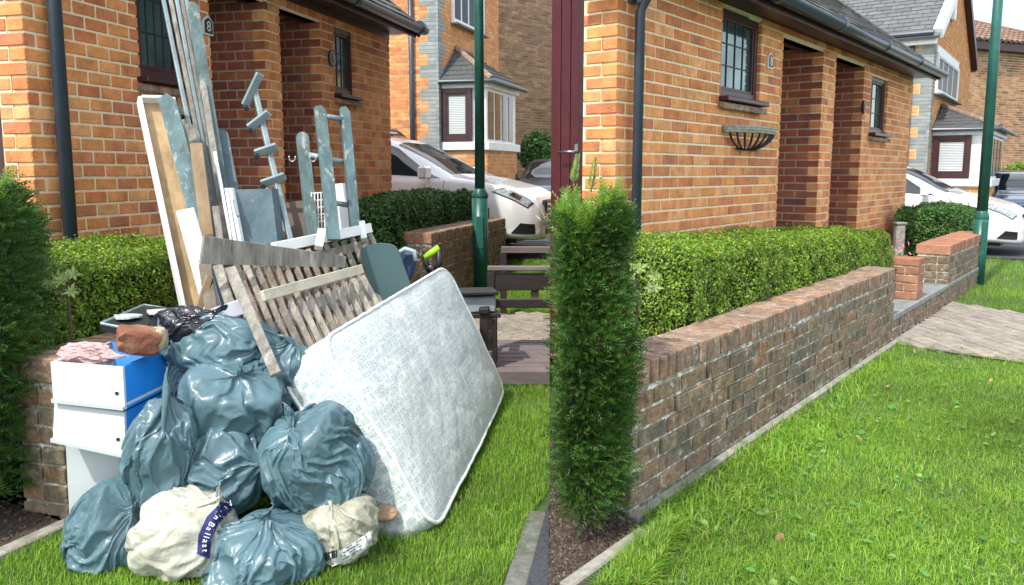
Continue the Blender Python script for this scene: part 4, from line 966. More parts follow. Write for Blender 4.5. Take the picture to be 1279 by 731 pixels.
    if plate:
        k = MB(); k.cham(Vector((2.222, 0, .43)), Vector((.006, 0, 0)), Vector((0, .27, 0)), Vector((0, 0, .058)), .003); pl = put(k.v, k.f, 'number_plate', M['white'], sm=False)
        f = (T.to_3x3() @ Vector((1, 0, 0))).normalized(); dd = Vector((-f.y, f.x, 0)); c = T @ Vector((2.236, 0, .43))
        fr = Fac((c.x, c.y, 0), dd, f); text(plate, fr, 0, c.z, 0, .115*scale, M['blackp'], pl)
    k = MB(); k.box6(Vector((0, 0, .22)), Vector((1.9, 0, 0)), Vector((0, .7, 0)), Vector((0, 0, .06))); put(k.v, k.f, 'underside', M['blackp'], sm=False)
    return root
GC = .30
cLx = P(640, 300, 9.0)
car('white hatchback parked beyond the bench and left lamp post', Vector((-1.60, 10.7, GC)), math.radians(-15), M['cwhite'])
car('silver estate car with roof rails behind the left white hatchback', Vector((-2.35, 13.4, GC+.05)), math.radians(-15), M['csilver'], rails=True, hs=1.15)
car('dark saloon with twin grille at the edge of the left half', Vector((.98, 18.3, GC)), math.radians(-95), M['cdark'], kind='saloon', plate='V45', scale=.9)
car('white hatchback parked beyond the right lamp post', Vector((6.5, 14.1, 0)), math.radians(-38), M['cwhite'], hs=1.0)
car('silver estate car with roof rails behind the right white hatchback', Vector((7.6, 17.2, 0)), math.radians(-38), M['csilver'], rails=True, hs=1.1)
car('dark saloon with twin grille at the right edge', Vector((11.6, 18.9, 0)), math.radians(-116), M['cdark'], kind='saloon', plate='V45 EKX', hs=.92)
# ------------------------------------------------------------------ NEIGHBOUR HOUSES
def neighbour(label, vpx, pxc, Y, K):
    fr = facade(vpx, pxc, Y); c = fr.o
    root = thing('neighbour_house', label, 'house', (c.x, c.y, 0), 'row of brick houses')
    wd = K['wd']; zE = K['ze']; zP = K['zp']; L = K.get('L', .26)
    def topfn(s): return (zE + (zP-zE)*s/(wd/2)) if s < wd/2 else (zE + (zP-zE)*(wd-s)/(wd/2))
    uw = K['uw']; s0, z1 = fr.hit(uw[0], uw[2]); s1, _ = fr.hit(uw[1], uw[2]); z0 = fr.hit(uw[0], uw[3])[1]; hole = (s0, s1, z0, z1)
    ba = fr.s_at(K['bay'][0], 215); bb_ = ba + K['baylen']; zs = fr.hit(K['bay'][0], K['baysill'])[1]; zbt = fr.hit(K['bay'][0], K['baytop'])[1]
    poly = [fr.pt(s, z, -.01) for s, z in ((0.01, -.2), (wd, -.2), (wd, zE), (wd/2, zP), (0.01, zE))]
    mb = MB(); mb.prism(poly, -fr.n*.2); mb.build('wall', M['mortar'], root)
    lay(root, fr, lay_rects(.36, wd, 0, zP, [hole], L, topfn=topfn), M['ngold'], 0, .08)
    def quoin(f_, a0, wl, ws):
        zs_ = [i*.075 for i in range(int(zE/.075))]; big = [z for i, z in enumerate(zs_) if (i//3) % 2 == 0]; sm = [z for i, z in enumerate(zs_) if (i//3) % 2]
        lay(root, f_, [(a0, wl, z, z+.062) for z in big]+[(a0, ws, z, z+.062) for z in sm], M['grey'], 0, .08, .003, name='quoin_brick')
        return [(ws+.013, wl, z, z+.062) for z in sm]
    lay(root, fr, quoin(fr, 0, .347, .20), M['ngold'], 0, .08)
    e = Fac(fr.pt(0, 0, -.0), -fr.n, -fr.d)
    mb = MB(); mb.fbox(e, .012, 7, -.2, zE, -.2, -.012); mb.build('wall', M['mortar'], root)
    lay(root, e, lay_rects(.40, 7, 0, zE, [], .26), K['side'], 0, .08)
    lay(root, e, quoin(e, .052, .387, .22), K['side'], 0, .08)
    # pipe on the side wall
    sp_ = e.s_at(K['pipe'], 100, .06); mb = MB(); mb.tube([e.pt(sp_, 0, .06), e.pt(sp_, zE-.05, .06)], .05, 12); mb.build('drainpipe', M['pipe'], root, True)
    # window
    fw = .07; mb = MB(); o = -.02
    window(root, fr, *hole, 4, 1, off=.058, fw=.06, blind=False, gm=mat('dark_pane', (.03, .035, .04), .35, 5, .3, spec=.2), fmat=M['white'], bars='white', sill=True, sillm=M['stone'])
    mb = MB(); mb.fbox(fr, s0-.05, s1+.05, z1+.003, z1+.16, -.05, .03, .004); mb.build('window_lintel', M['white'], root)
    # bay window
    dp = K['dp']; zb0 = 0
    bfr = Fac(fr.pt(ba, 0, dp), fr.d, fr.n); be = Fac(fr.pt(ba, 0, dp), -fr.n, -fr.d)
    bl = K['baylen']; bay = MB()
    bay.fbox(bfr, .01, bl, -.1, zs-.08, -dp, -.01); by = bay.build('bay_window', M['mortar'], root)
    lay(root, bfr, lay_rects(0, bl, 0, zs-.08, [], L), M['ngold'], 0, .06); lay(root, be, lay_rects(.07, dp, 0, zs-.08, [], .26), M['ngold'], 0, .06)
    k = MB(); k.fbox(bfr, -.06, bl+.06, zs-.08, zs+.08, -dp, .06, .01); k.build('bay_sill', M['white'], by)
    k = MB(); k.fbox(bfr, .03, bl-.03, zs+.08, zbt-.18, -dp, -.03); k.build('bay_frame', M['white'], by)
    k = MB(); k.fbox(bfr, -.04, bl+.04, zbt-.18, zbt-.04, -dp, .04, .01); k.build('bay_fascia', M['white'], by)
    window(root, be, .33*dp, .98*dp, zs+.09, zbt-.19, 1, 1, off=.05, fw=.09, blind=True, sill=False)
    nb = 4; 
    for i in range(nb):
        a = .14+(bl-.25)*i/nb; k = MB(); k.fbox(bfr, a, a+(bl-.25)/nb*.72, zs+.14, zbt-.24, -.029, -.015); k.build('pane', M['cglass'], by)
    # bay roof
    rz = K['rz']; ov = .14; A = [bfr.pt(-ov, zbt-.03, ov), bfr.pt(bl+ov, zbt-.03, ov), bfr.pt(-ov, zbt-.03, -dp+.0), bfr.pt(bl+ov, zbt-.03, -dp), bfr.pt(dp*.75, rz, -dp+.03), bfr.pt(bl-dp*.4, rz, -dp+.03)]
    k = MB(); k.add(A, [(0, 1, 5, 4), (0, 4, 2), (1, 3, 5), (2, 3, 1, 0), (2, 4, 5, 3)]); rf = k.build('bay_roof', M['slate'], root)
    k = MB()
    for i in range(1, 7):
        t = i/7
        k.tube([A[2].lerp(A[4], t)+Vector((0, 0, .008)), A[0].lerp(A[4], t)+Vector((0, 0, .008)), A[1].lerp(A[5], t)+Vector((0, 0, .008))], .013, 5)
    k.build('tile_course', M['slate'], rf)
    k = MB(); k.tube([A[0], A[4]], .06, 8); k.tube([A[4], A[5]], .06, 8); k.build('ridge_tile', M['capbrick'], rf)
    k = MB(); k.tube([bfr.pt(-ov-.02, zbt-.06, -dp), bfr.pt(-ov-.02, zbt-.06, ov+.02), bfr.pt(bl+ov, zbt-.06, ov+.02)], .045, 8); k.build('bay_gutter', M['pipe'], root)
    # main roof: side slope going back, slates in courses
    up = Vector((0, 0, 1)); pit = math.atan2(zP-zE, wd/2); sl = fr.d*math.cos(pit)+up*math.sin(pit); nl = -fr.d*math.sin(pit)+up*math.cos(pit); ln = math.hypot(wd/2, zP-zE)
    p0 = fr.pt(0, zE, 0); k = MB(); back = -fr.n
    k.box6(p0+back*3.2+sl*(ln/2-.1)+nl*.03, back*3.3, sl*(ln/2+.15), nl*.03); rf = k.build('roof', M['slate2'], root)
    rest = MB(); r = 0; g = .22
    while r*g < ln:
        x = (.0 if r % 2 else .15)
        while x < 6.4:
            rest.box6(p0+back*(x+.15-.08)+sl*(r*g+.02)+nl*(.075), back*.145, (sl*.14-nl*.008), nl*.007); x += .3
        r += 1
    rest.build('slates', M['slate2'], rf)['kind'] = 'stuff'
    sl2 = -fr.d*math.cos(pit)+up*math.sin(pit); nl2 = fr.d*math.sin(pit)+up*math.cos(pit); p1 = fr.pt(wd, zE, 0)
    k = MB(); k.box6(p1+back*3.2+sl2*(ln/2-.1)+nl2*.03, back*3.3, sl2*(ln/2+.15), nl2*.03); k.build('roof', M['slate2'], root)
    for a, s_, n_ in ((p0, sl, nl), (p1, sl2, nl2)):
        k = MB(); k.box6(a-back*.06+s_*(ln/2)+n_*.04, back*.09, s_*(ln/2+.1), n_*.10); k.build('verge_stone' if a is p0 else 'bargeboard', M['white'] if a is p0 else M['maroonw'], root)
    k = MB(); k.fbox(e, -.05, 6.5, zE-.22, zE-.03, .0, .14, .01); k.build('fascia', M['white'], root)
    k = MB(); k.tube([e.pt(-.0, zE-.0, .2), e.pt(6.5, zE-.0, .2)], .065, 10); k.build('gutter', M['pipe'], root)
    if K.get('alarm'):
        sa_, za_ = fr.hit(*K['alarm']); k = MB(); k.fbox(fr, sa_-.14, sa_+.14, za_-.3, za_+.3, .003, .09, .02); k.build('alarm_box', M['white'], root)
    return fr
neighbour('two storey neighbour house with open upper window, left half', 970, 549, 16.0, dict(wd=3.6, ze=5.6, zp=8.2, L=.27, side=M['brick'], uw=(563, 602, -22, 28), bay=(553, 300), baylen=1.9, baysill=183, baytop=100, dp=.95, rz=P(573, 56, 16.4)[2], pipe=514))
neighbour('two storey neighbour house with pale slate roof and white gable window', 1355, 1157, 17.0, dict(wd=6.4, ze=P(1150, 42, 17)[2], zp=P(1180, -34, 19.8)[2], L=.225, side=M['buff'], uw=(1170, 1197, 66, 118), bay=(1162, 300), baylen=3.3, baysill=228, baytop=158, dp=1.1, rz=P(1174, 130, 17.6)[2], pipe=1137, alarm=(1189, 9)))
def block(label, pxa, pxb, Ya, Yb, ztop, m, roof, L=.25, zero=0.0):
    A, B = P(pxa, 215, Ya), P(pxb, 215, Yb); d = (B-A); d.z = 0; ln = d.length; d.normalize(); n = Vector((d.y, -d.x, 0)); fr = Fac(A, d, n)
    root = thing('brick_house', label, 'house', (A.x, A.y, 0), 'row of brick houses')
    mb = MB(); mb.fbox(fr, 0.01, ln, -.2, ztop, -5, -.010); mb.build('wall', M['mortar'] if roof else mat('brown_mortar', (.42, .38, .30), .95, 20, .2), root)
    lay(root, fr, lay_rects(0, ln, 0, ztop, [], L), m, 0, .08)
    if roof:
        k = MB(); ov = .25; zt = ztop; apex = fr.pt(roof[0], roof[1], -2.6); ap2 = fr.pt(roof[0]+4.0, roof[1], -2.6)
        A_ = [fr.pt(-ov, zt, ov), fr.pt(ln+ov, zt, ov), fr.pt(ln+ov, zt, -5.2), fr.pt(-ov, zt, -5.2), apex]
        k.add(A_, [(0, 1, 4), (1, 2, 4), (2, 3, 4), (3, 0, 4), (3, 2, 1, 0)]); rf = k.build('roof', M['redtile'], root)
        # curved tiles laid in courses on the front slope
        v1, v2, v3 = A_[0], A_[1], apex; up_ = (v3-(v1+v2)/2); nl = (v2-v1).cross(up_).normalized(); 
        if nl.z < 0: nl = -nl
        sl = nl.cross(fr.d).normalized(); sl = sl if sl.z > 0 else -sl; ln_ = (apex-v1).dot(sl); rest = MB(); r = 0; g = .30
        while r*g < ln_-.1:
            f = r*g/ln_; xa = (apex-v1).dot(fr.d)*f; xb = (ln+2*ov)-((ln+2*ov)-(apex-v1).dot(fr.d))*f; x = xa+.1
            while x < xb-.05:
                c = v1+fr.d*x+sl*(r*g+.12)+nl*.03
                rest.tube([c-sl*.19+nl*.012, c+sl*.17-nl*.006], .105, 8, flat=.5); x += .24
            r += 1
        rest.build('roof_tiles', M['redtile'], rf)['kind'] = 'stuff'
        k = MB(); k.tube([A_[0]+nl*.04, apex+nl*.04], .09, 8); k.tube([A_[1]+nl*.04, apex+nl*.04], .09, 8); k.build('ridge_tile', M['redtile'], rf)
        k = MB(); k.fbox(fr, -ov, ln+ov, zt-.28, zt-.02, .0, ov, .01); k.build('fascia', M['maroonw'], root)
    return fr
block('brown brick house filling the background behind left lamp post', 596, 712, 21.5, 23.9, 7.6, M['brown'], None)
zt_ = P(1240, 50, 25)[2]
block('far brown brick house with hipped red tile roof', 1196, 1330, 25.0, 27.0, zt_, M['tan'], (1.42, P(1243, 14, 27.5)[2]))
# shrubs in front of the brown houses
def bush(label, px, py, Y, r, m, n=3000):
    c = P(px, py, Y); root = thing('shrub', label, 'shrub', (c.x, c.y, gz(c.x, c.y)))
    v = rng.normal(0, 1, (n, 3)); v /= np.linalg.norm(v, axis=1)[:, None]; rad = rng.random(n)**.35; pos = np.array(c)+v*rad[:, None]*np.array([r, r*.7, r])
    pos += v*(lump(pos, 5, 2)*.12*r)[:, None]; k = clipmask(pos, px)
    pos, v = pos[k], v[k]; n = len(pos)
    scatter('leaf', *LEAF, pos, frames(v, .8, n), rng.uniform(.07, .14, n), m, root)['kind'] = 'stuff'
    mb = MB(); mb.tube([(c.x, c.y, gz(c.x, c.y)), c], .03, 6); mb.build('trunk', M['bark'], root)
def clipmask(pos, px):
    s = (pos[:, 0] > SEAM*pos[:, 1]) if px > 688 else (pos[:, 0] < SEAM*pos[:, 1])
    return s
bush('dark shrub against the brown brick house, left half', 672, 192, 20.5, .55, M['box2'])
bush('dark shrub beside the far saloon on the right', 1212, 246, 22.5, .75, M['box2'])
bush('yellow green shrub peeking above the dark saloon', 1272, 222, 23.5, .5, M['yewtip'], 1500)
exec_junk = True
# ------------------------------------------------------------------ RUBBISH PILE
MJ = dict(
 bluepl=mat('blue_grey_plank', (.085, .145, .155), .75, 14, .45, 1.2, 50, stretch=(1, 1, .3), patch=((.26, .31, .31), 26, .56, .64), patch2=((.20, .16, .11), 15, .62, .68), local=False),
 greypl=mat('weathered_wood', (.22, .205, .18), .85, 26, .5, 1.6, 70, stretch=(1, 1, .2), patch=((.42, .41, .37), 14, .55, .68), patch2=((.07, .06, .05), 24, .62, .70)),
 grnpl=mat('green_grey_wood', (.085, .13, .13), .7, 14, .45, 1.2, 60, stretch=(1, 1, .25), patch=((.28, .32, .29), 20, .56, .64), patch2=((.16, .13, .09), 13, .62, .68)),
 raw=mat('raw_timber', (.26, .18, .10), .75, 9, .3, .5, 50, stretch=(1.6, 1.6, .3), patch=((.14, .09, .05), 22, .64, .74)),
 ply=mat('plywood', (.38, .26, .13), .7, 9, .4, .6, 40, stretch=(1.5, 1.5, .35), patch=((.20, .12, .06), 8, .56, .72), patch2=((.10, .06, .04), 30, .68, .72)),
 lilac=mat('white_laminate', (.62, .64, .72), .45, 4, .08, .1, 40),
 slatep=mat('dark_teal_panel', (.055, .10, .125), .5, 6, .3, .4, 40, patch=((.20, .24, .25), 30, .62, .66), patch2=((.10, .14, .15), 6, .5, .7)),
 metal=mat('painted_metal', (.22, .29, .31), .45, 10, .25, .3, 60, metal=.2, patch=((.12, .15, .16), 22, .6, .7)),
 slat=mat('pale_slat', [(.27, .24, .20), (.19, .165, .14), (.33, .30, .25), (.23, .20, .165)], .85, 26, .5, 1.6, 80, rnd=1, stretch=(1, 1, .35), patch=((.09, .08, .065), 26, .60, .68), patch2=((.44, .42, .37), 16, .60, .72)),
 drawer=mat('drawer_white', (.50, .54, .56), .4, 4, .06, .08, 40),
 blue=mat('drawer_blue', (.01, .22, .72), .4, 4, .08, .05, 40),
)
mod = dict(c=0)
def axes(p0, p1, yaw=0):
    a = (p1-p0); L = a.length; a = a/L; v = ((p0+p1)/2-CAM).normalized(); w_ = a.cross(v).normalized(); t = w_.cross(a).normalized()
    if yaw: rm = Matrix.Rotation(yaw, 3, a); w_ = rm @ w_; t = rm @ t
    return a, w_, t, L
def plank(name, label, cat, p0, p1, wd, th, m, yaw=0., shape='rect', parent=None, group=None, ch=.003, bend=0):
    a, w_, t, L = axes(p0, p1, yaw); mb = MB(); h = wd/2
    if shape == 'rect' and not bend: mb.cham((p0+p1)/2, a*L/2, w_*h, t*th/2, ch)
    else:
        if shape == 'round': prof = [(0, -h), (L-h*.9, -h)] + [(L-h*.9+h*.9*math.cos(x), h*math.sin(x)) for x in np.linspace(-math.pi/2*.9, math.pi/2*.9, 9)] + [(L-h*.9, h), (0, h)]
        elif shape == 'cut': prof = [(0, -h), (L*.96, -h), (L, -h*.2), (L*.985, h), (0, h)]
        elif shape == 'taper': prof = [(0, -h), (L, -h*.45), (L, h*.45), (0, h)]
        else: prof = [(0, -h), (L, -h), (L, h), (0, h)]
        mb.prism([p0+a*x+w_*y-t*th/2 for x, y in prof], t*th)
    o = mb.build(name, m, parent)
    if parent is None: tag(o, label, cat, group)
    return o
def Q(px, py, Y): return P(px, py, Y)
S = 1/1000.
# leaning frame with plywood back
p0, p1 = Q(252, 395, 3.5), Q(194, 128, 3.95); r = thing('plywood_tray', 'white edged shallow frame with stained plywood back, leaning at left', 'furniture panel', p0)
a, w_, t, L = axes(p0, p1, .25); hw = .075
mb = MB(); mb.box6((p0+p1)/2, a*(L/2-.01), w_*(hw-.008), t*.004); mb.build('backboard', MJ['ply'], r)
for sg in (-1, 1): mb = MB(); mb.cham((p0+p1)/2+w_*hw*sg-t*.02, a*L/2, w_*.008, t*.03, .002); mb.build('side_rail', M['white'], r)
mb = MB(); mb.cham(p1-t*.02, a*.008, w_*(hw-.009), t*.03, .002); mb.build('end_rail', M['white'], r)
plank('grey_plank', 'blue grey painted plank with knots leaning over the plywood frame', 'plank', Q(282, 400, 3.4), Q(207, 118, 3.8), .075, .022, MJ['bluepl'], shape='cut', yaw=-.15)
plank('white_board', 'lilac white laminate board low in front of the plank', 'board', Q(268, 395, 3.3), Q(231, 262, 3.45), .075, .016, MJ['lilac'])
plank('grey_board', 'weathered grey board with rounded top behind the slat bundle', 'board', Q(272, 330, 3.7), Q(233, 156, 3.95), .085, .02, MJ['greypl'], shape='round')
for i, (x0, x1, lab) in enumerate(((205, 268, 'leftmost thin white slat rising above the window'), (213, 275, 'second thin slat of the tall bundle, very pale'), (220, 278, 'third thin grey slat of the tall bundle'), (226, 281, 'fourth slat of the tall bundle, beside the wide board'), (231, 284, 'narrow slat hidden just behind the wide green grey board'))):
    plank('wood_slat', lab, 'slat', Q(x1, 312, 3.75+.02*i), Q(x0-8, -35-6*i, 4.35+.03*i), .020, .018, MJ['greypl'] if i % 2 else MJ['metal'], yaw=.3, group='tall bundle of slats')
plank('green_board', 'long green grey board with rounded top, tallest in the bundle', 'board', Q(290, 320, 3.66), Q(240, 4, 4.2), .052, .022, MJ['grnpl'], shape='round', yaw=.35)
plank('grey_batten', 'grey batten on the right side of the tall bundle', 'batten', Q(287, 318, 3.62), Q(254, 105, 4.0), .03, .02, MJ['greypl'])
plank('raw_plank', 'tan raw timber plank leaning in front of the slats', 'plank', Q(262, 320, 3.5), Q(245, 180, 3.7), .055, .022, MJ['raw'])
plank('pale_batten', 'short pale weathered batten right of the tan plank', 'batten', Q(279, 325, 3.48), Q(269, 258, 3.56), .03, .018, MJ['greypl'])
plank('green_board', 'short dark green board with rounded top beside the dark panel', 'board', Q(303, 310, 3.75), Q(275, 163, 4.0), .066, .02, MJ['slatep'], shape='round')
plank('white_batten', 'long thin white batten between bundle and dark panel', 'batten', Q(293, 320, 3.6), Q(268, 190, 3.8), .016, .016, M['white'])
# dark drawer panel with white runner
r = thing('teal_cupboard_face', 'dark teal drawer panel with white runners and handle', 'drawer panel', Q(320, 300, 3.6))
mb = MB(); pf = [Q(292, 237, 3.65), Q(339, 236, 3.72), Q(347, 305, 3.6), Q(301, 305, 3.55)]; mb.prism(pf, Vector((.01, .07, .0))); mb.build('panel', MJ['slatep'], r)
for x, y in ((284, 296), (289, 302)):
    mb = MB(); mb.cham((Q(x, 235, 3.62)+Q(y, 305, 3.5))/2, (Q(x, 235, 3.62)-Q(y, 305, 3.5))/2, Vector((.007, 0, 0)), Vector((0, .02, 0)), .002); mb.build('runner', M['white'], r)
mb = MB(); mb.tube([Q(292, 250, 3.6), Q(290, 250, 3.55), Q(295, 270, 3.52), Q(298, 270, 3.56)], .004, 8); mb.build('handle', M['steel'], r)
# rack post with four brackets
r = thing('rack_post', 'blue grey post with four skewed cross brackets', 'rack', Q(362, 300, 3.75))
plank('post', None, None, Q(364, 305, 3.7), Q(316, 104, 4.1), .026, .02, MJ['metal'], parent=r, yaw=.4)
for (x0, y0, x1, y1, Y) in ((306, 132, 325, 92, 4.08), (311, 160, 336, 141, 4.0), (319, 192, 346, 183, 3.92), (327, 230, 356, 220, 3.86)):
    plank('bracket', None, None, Q(x0, y0, Y-.03), Q(x1, y1, Y-.03), .04, .018, MJ['metal'], parent=r, yaw=.5)
    plank('bracket_lip', None, None, Q(x0, y0+4, Y-.02), Q(x0+5, y0+1, Y-.02), .025, .05, M['blackp'], parent=r)
# bed ladder
r = thing('bed_ladder', 'grey painted bed ladder with round rungs, tallest item at right', 'ladder', Q(420, 300, 3.9))
plank('rail', None, None, Q(417, 300, 3.8), Q(399, 133, 4.1), .055, .028, MJ['grnpl'], parent=r, shape='cut', yaw=.3)
plank('rail', None, None, Q(444, 292, 3.95), Q(430, 134, 4.2), .048, .028, MJ['bluepl'], parent=r, shape='cut', yaw=.3)
for y in (146, 200, 254):
    x = 403+(y-146)*.10; mb = MB(); mb.tube([Q(x, y-1, 4.08-(y-146)*.001), Q(x+26, y+3, 4.17-(y-146)*.001)], .0135, 12); mb.build('rung', MJ['metal'], r, True)
plank('ladder_rail', 'separate rounded grey rail standing before the bed ladder, with hooks', 'ladder rail', Q(391, 300, 3.7), Q(377, 166, 3.9), .055, .026, MJ['grnpl'], shape='round', yaw=.3)
r = plank('ladder_rail', 'middle rounded teal rail overlapping the tall ladder, short rung at its side', 'ladder rail', Q(417, 300, 3.62), Q(405, 182, 3.8), .056, .026, MJ['bluepl'], shape='round', yaw=.3)
mb = MB(); mb.tube([Q(386, 194, 3.86), Q(404, 197, 3.86)], .0145, 12); mb.build('rung', MJ['metal'], r, True)
for x in (365, 391):
    mb = MB(); mb.tube([Q(x+4*math.cos(u), 197+5*math.sin(u), 3.84) for u in np.linspace(-.4, 3.6, 9)], .0035, 8); o = mb.build('wire_hook', M['steel'], None, True); tag(o, 'curved steel hook at the %s side of the rounded rail' % ('left' if x < 370 else 'right'), 'hook')
# crate lattice, brown panel, white board
r = thing('lattice_crate', 'small white plastic lattice crate between ladder rails', 'crate', Q(400, 300, 3.75))
for i in range(6):
    y = 240+i*9; mb = MB(); mb.tube([Q(389, y+2, 3.78), Q(409, y, 3.80)], .0035, 6); mb.build('slat', M['white'], r)
for i in range(6):
    x = 389+i*4; mb = MB(); mb.tube([Q(x, 240, 3.775), Q(x+1, 296, 3.77)], .003, 6); mb.build('slat', M['white'], r)
plank('brown_board', 'stained brown board low beside the rounded rail', 'board', Q(379, 305, 3.85), Q(372, 252, 3.95), .12, .015, mat('brown_board', (.10, .07, .055), .7, 9, .3, .4, 50))
plank('white_board', 'clean white board behind the bed ladder rails', 'board', Q(429, 295, 4.05), Q(422, 230, 4.15), .075, .015, M['white'])
# long horizontal plank and white rail
plank('long_plank', 'long weathered grey plank lying across the pile top', 'plank', Q(252, 312, 3.15), Q(430, 327, 3.6), .112, .02, MJ['greypl'], shape='taper', yaw=.1)
r = thing('white_rail', 'white painted rail with square joint resting across the slatted panels', 'rail', Q(400, 310, 3.5))
plank('rail', None, None, Q(342, 310, 3.4), Q(462, 285, 3.98), .048, .03, M['white'], parent=r); plank('joint_block', None, None, Q(398, 310, 3.48), Q(402, 288, 3.52), .035, .05, M['white'], parent=r)
plank('joint_block', None, None, Q(455, 300, 3.9), Q(452, 278, 3.94), .03, .05, M['white'], parent=r)
for i, (x0, y0, x1, y1, Ya, Yb_, wd, mm) in enumerate(((262, 330, 228, 150, 3.9, 4.25, .03, 'greypl'), (276, 335, 262, 120, 3.95, 4.3, .022, 'greypl'), (284, 330, 250, 60, 4.0, 4.4, .025, 'grnpl'), (250, 330, 222, 190, 3.95, 4.1, .04, 'greypl'), (310, 330, 286, 210, 3.95, 4.1, .03, 'greypl'), (352, 320, 330, 225, 3.95, 4.1, .02, 'metal'), (240, 410, 262, 345, 3.2, 3.3, .03, 'raw'), (290, 430, 252, 350, 3.25, 3.4, .025, 'greypl'), (372, 318, 345, 262, 3.8, 3.95, .03, 'greypl'))):
    plank('batten', ('grey batten just left of the wide green grey board', 'narrow grey batten rising behind the tan plank', 'green grey batten tallest after the wide board', 'short wide grey batten behind the blue grey plank', 'grey batten between short dark board and dark panel', 'slim metal grey batten behind the bracket post', 'small tan batten low beside the white laminate board', 'grey batten low behind the black sack', 'grey batten leaning behind the brown board')[i], 'batten', Q(x0, y0, Ya), Q(x1, y1, Yb_), wd, .016, MJ[mm], yaw=.2, group='thin battens half buried in the pile')
# slatted panels
def slats(label, tl, tr, bl, br, n, Y0, Y1, Yb0, Yb1, wd, rails):
    r = thing('slatted_trellis', label, 'slatted panel', Q(bl[0], bl[1], Yb0)); L2 = lambda a, b, t: a+(b-a)*t
    for i in range(n):
        t = i/(n-1); p1 = Q(L2(tl[0], tr[0], t), L2(tl[1], tr[1], t)+R_.uniform(-.8, .8), L2(Y0, Y1, t)); p0 = Q(L2(bl[0], br[0], t), L2(bl[1], br[1], t), L2(Yb0, Yb1, t))
        plank('slat', None, None, p0, p1, wd*R_.uniform(.96, 1.03), .018, MJ['slat'], parent=r, yaw=R_.uniform(-.03, .03)+.12)
    for f in rails:
        a = Q(L2(tl[0], bl[0], f), L2(tl[1], bl[1], f), L2(Y0, Yb0, f)+.035); b = Q(L2(tr[0], br[0], f), L2(tr[1], br[1], f), L2(Y1, Yb1, f)+.035)
        plank('cross_rail', None, None, a, b, .045, .02, MJ['greypl'], parent=r)
    return r
slats('larger weathered slatted panel lying behind, leaning on the pile', (284, 334), (462, 293), (342, 476), (506, 392), 17, 3.25, 4.05, 3.08, 3.90, .0275, (.1, .6))
slats('smaller slatted panel lying in front, just above the mattress', (352, 384), (452, 345), (396, 478), (486, 408), 10, 3.06, 3.68, 3.0, 3.60, .029, (.12, .7))
plank('light_batten', 'pale tan batten lying across both slatted panels', 'batten', Q(328, 370, 3.0), Q(452, 336, 3.62), .042, .018, mat('light_wood', (.46, .42, .33), .8, 9, .2, .5, 50))
plank('wood_slat', 'long grey slat in front at the left of the slatted panels', 'slat', Q(345, 468, 2.80), Q(288, 335, 3.12), .040, .02, MJ['greypl'])
plank('grey_batten', 'brownish batten upright left of the slatted panels', 'batten', Q(300, 420, 3.1), Q(272, 332, 3.3), .04, .02, MJ['greypl'])
plank('old_board', 'cracked old board low on the left of the slats', 'board', Q(270, 430, 3.15), Q(256, 330, 3.35), .05, .02, mat('old_brown', (.17, .14, .11), .85, 14, .4, .8, 60))
plank('white_block', 'white wooden block wedged beneath the slats', 'block', Q(268, 395, 3.0), Q(302, 383, 3.08), .06, .04, MJ['lilac'])
plank('white_batten', 'white edged batten leaning down beside the plywood frame', 'batten', Q(240, 400, 3.3), Q(262, 412, 3.2), .03, .02, M['white'])
# dark teal headboard shape
pts = [Q(x, y, 3.84) for x, y in ((450, 318), (452, 311), (458, 307), (466, 305), (476, 304), (486, 305), (493, 308), (498, 315), (514, 362), (500, 392), (474, 392))]
mb = MB(); mb.prism(pts, Vector((.0, .025, .0))); o = mb.build('headboard', mat('teal_panel', (.05, .10, .105), .6, 5, .12, .15, 60)); tag(o, 'dark teal panel with curved top behind the mattress corner', 'panel')
# plastic jug
r = thing('plastic_canister', 'blue grey plastic canister between teal panel and spade', 'canister', Q(508, 350, 4.3))
mb = MB(); mb.cham(Q(509, 332, 4.32), Vector((.043, 0, 0)), Vector((0, .045, 0)), Vector((.02, 0, .085)), .02); mb.build('can', mat('canister_blue', (.03, .05, .11), .35, 5, .2), r)
mb = MB(); mb.tube([Q(498, 334, 4.24), Q(498, 315, 4.24), Q(506, 311, 4.24), Q(517, 314, 4.24), Q(519, 326, 4.24)], .013, 8); mb.build('handle', mat('canister_grey', (.30, .38, .42), .4, 5, .2), r, True)
# spade with green grip
r = thing('garden_spade', 'garden spade with lime green D grip behind the mattress', 'spade', Q(545, 360, 4.5))
mb = MB(); mb.tube([Q(541, 356, 4.46), Q(540, 338, 4.5), Q(536, 332, 4.5)], [.024, .024, .03], 10); mb.build('shaft', M['blackp'], r, True)
mb = MB(); mb.tube([Q(538, 338, 4.5), Q(531, 328, 4.5), Q(532, 318, 4.5)], [.025, .015, .012], 8); mb.tube([Q(542, 340, 4.5), Q(549, 328, 4.5), Q(548, 310, 4.5)], [.025, .018, .013], 8); mb.build('yoke', M['blackp'], r, True)
mb = MB(); mb.tube([Q(531, 322, 4.5), Q(548, 309, 4.5)], .018, 12); mb.build('grip', mat('lime_grip', (.32, .75, .02), .4, 5, .1), r, True)
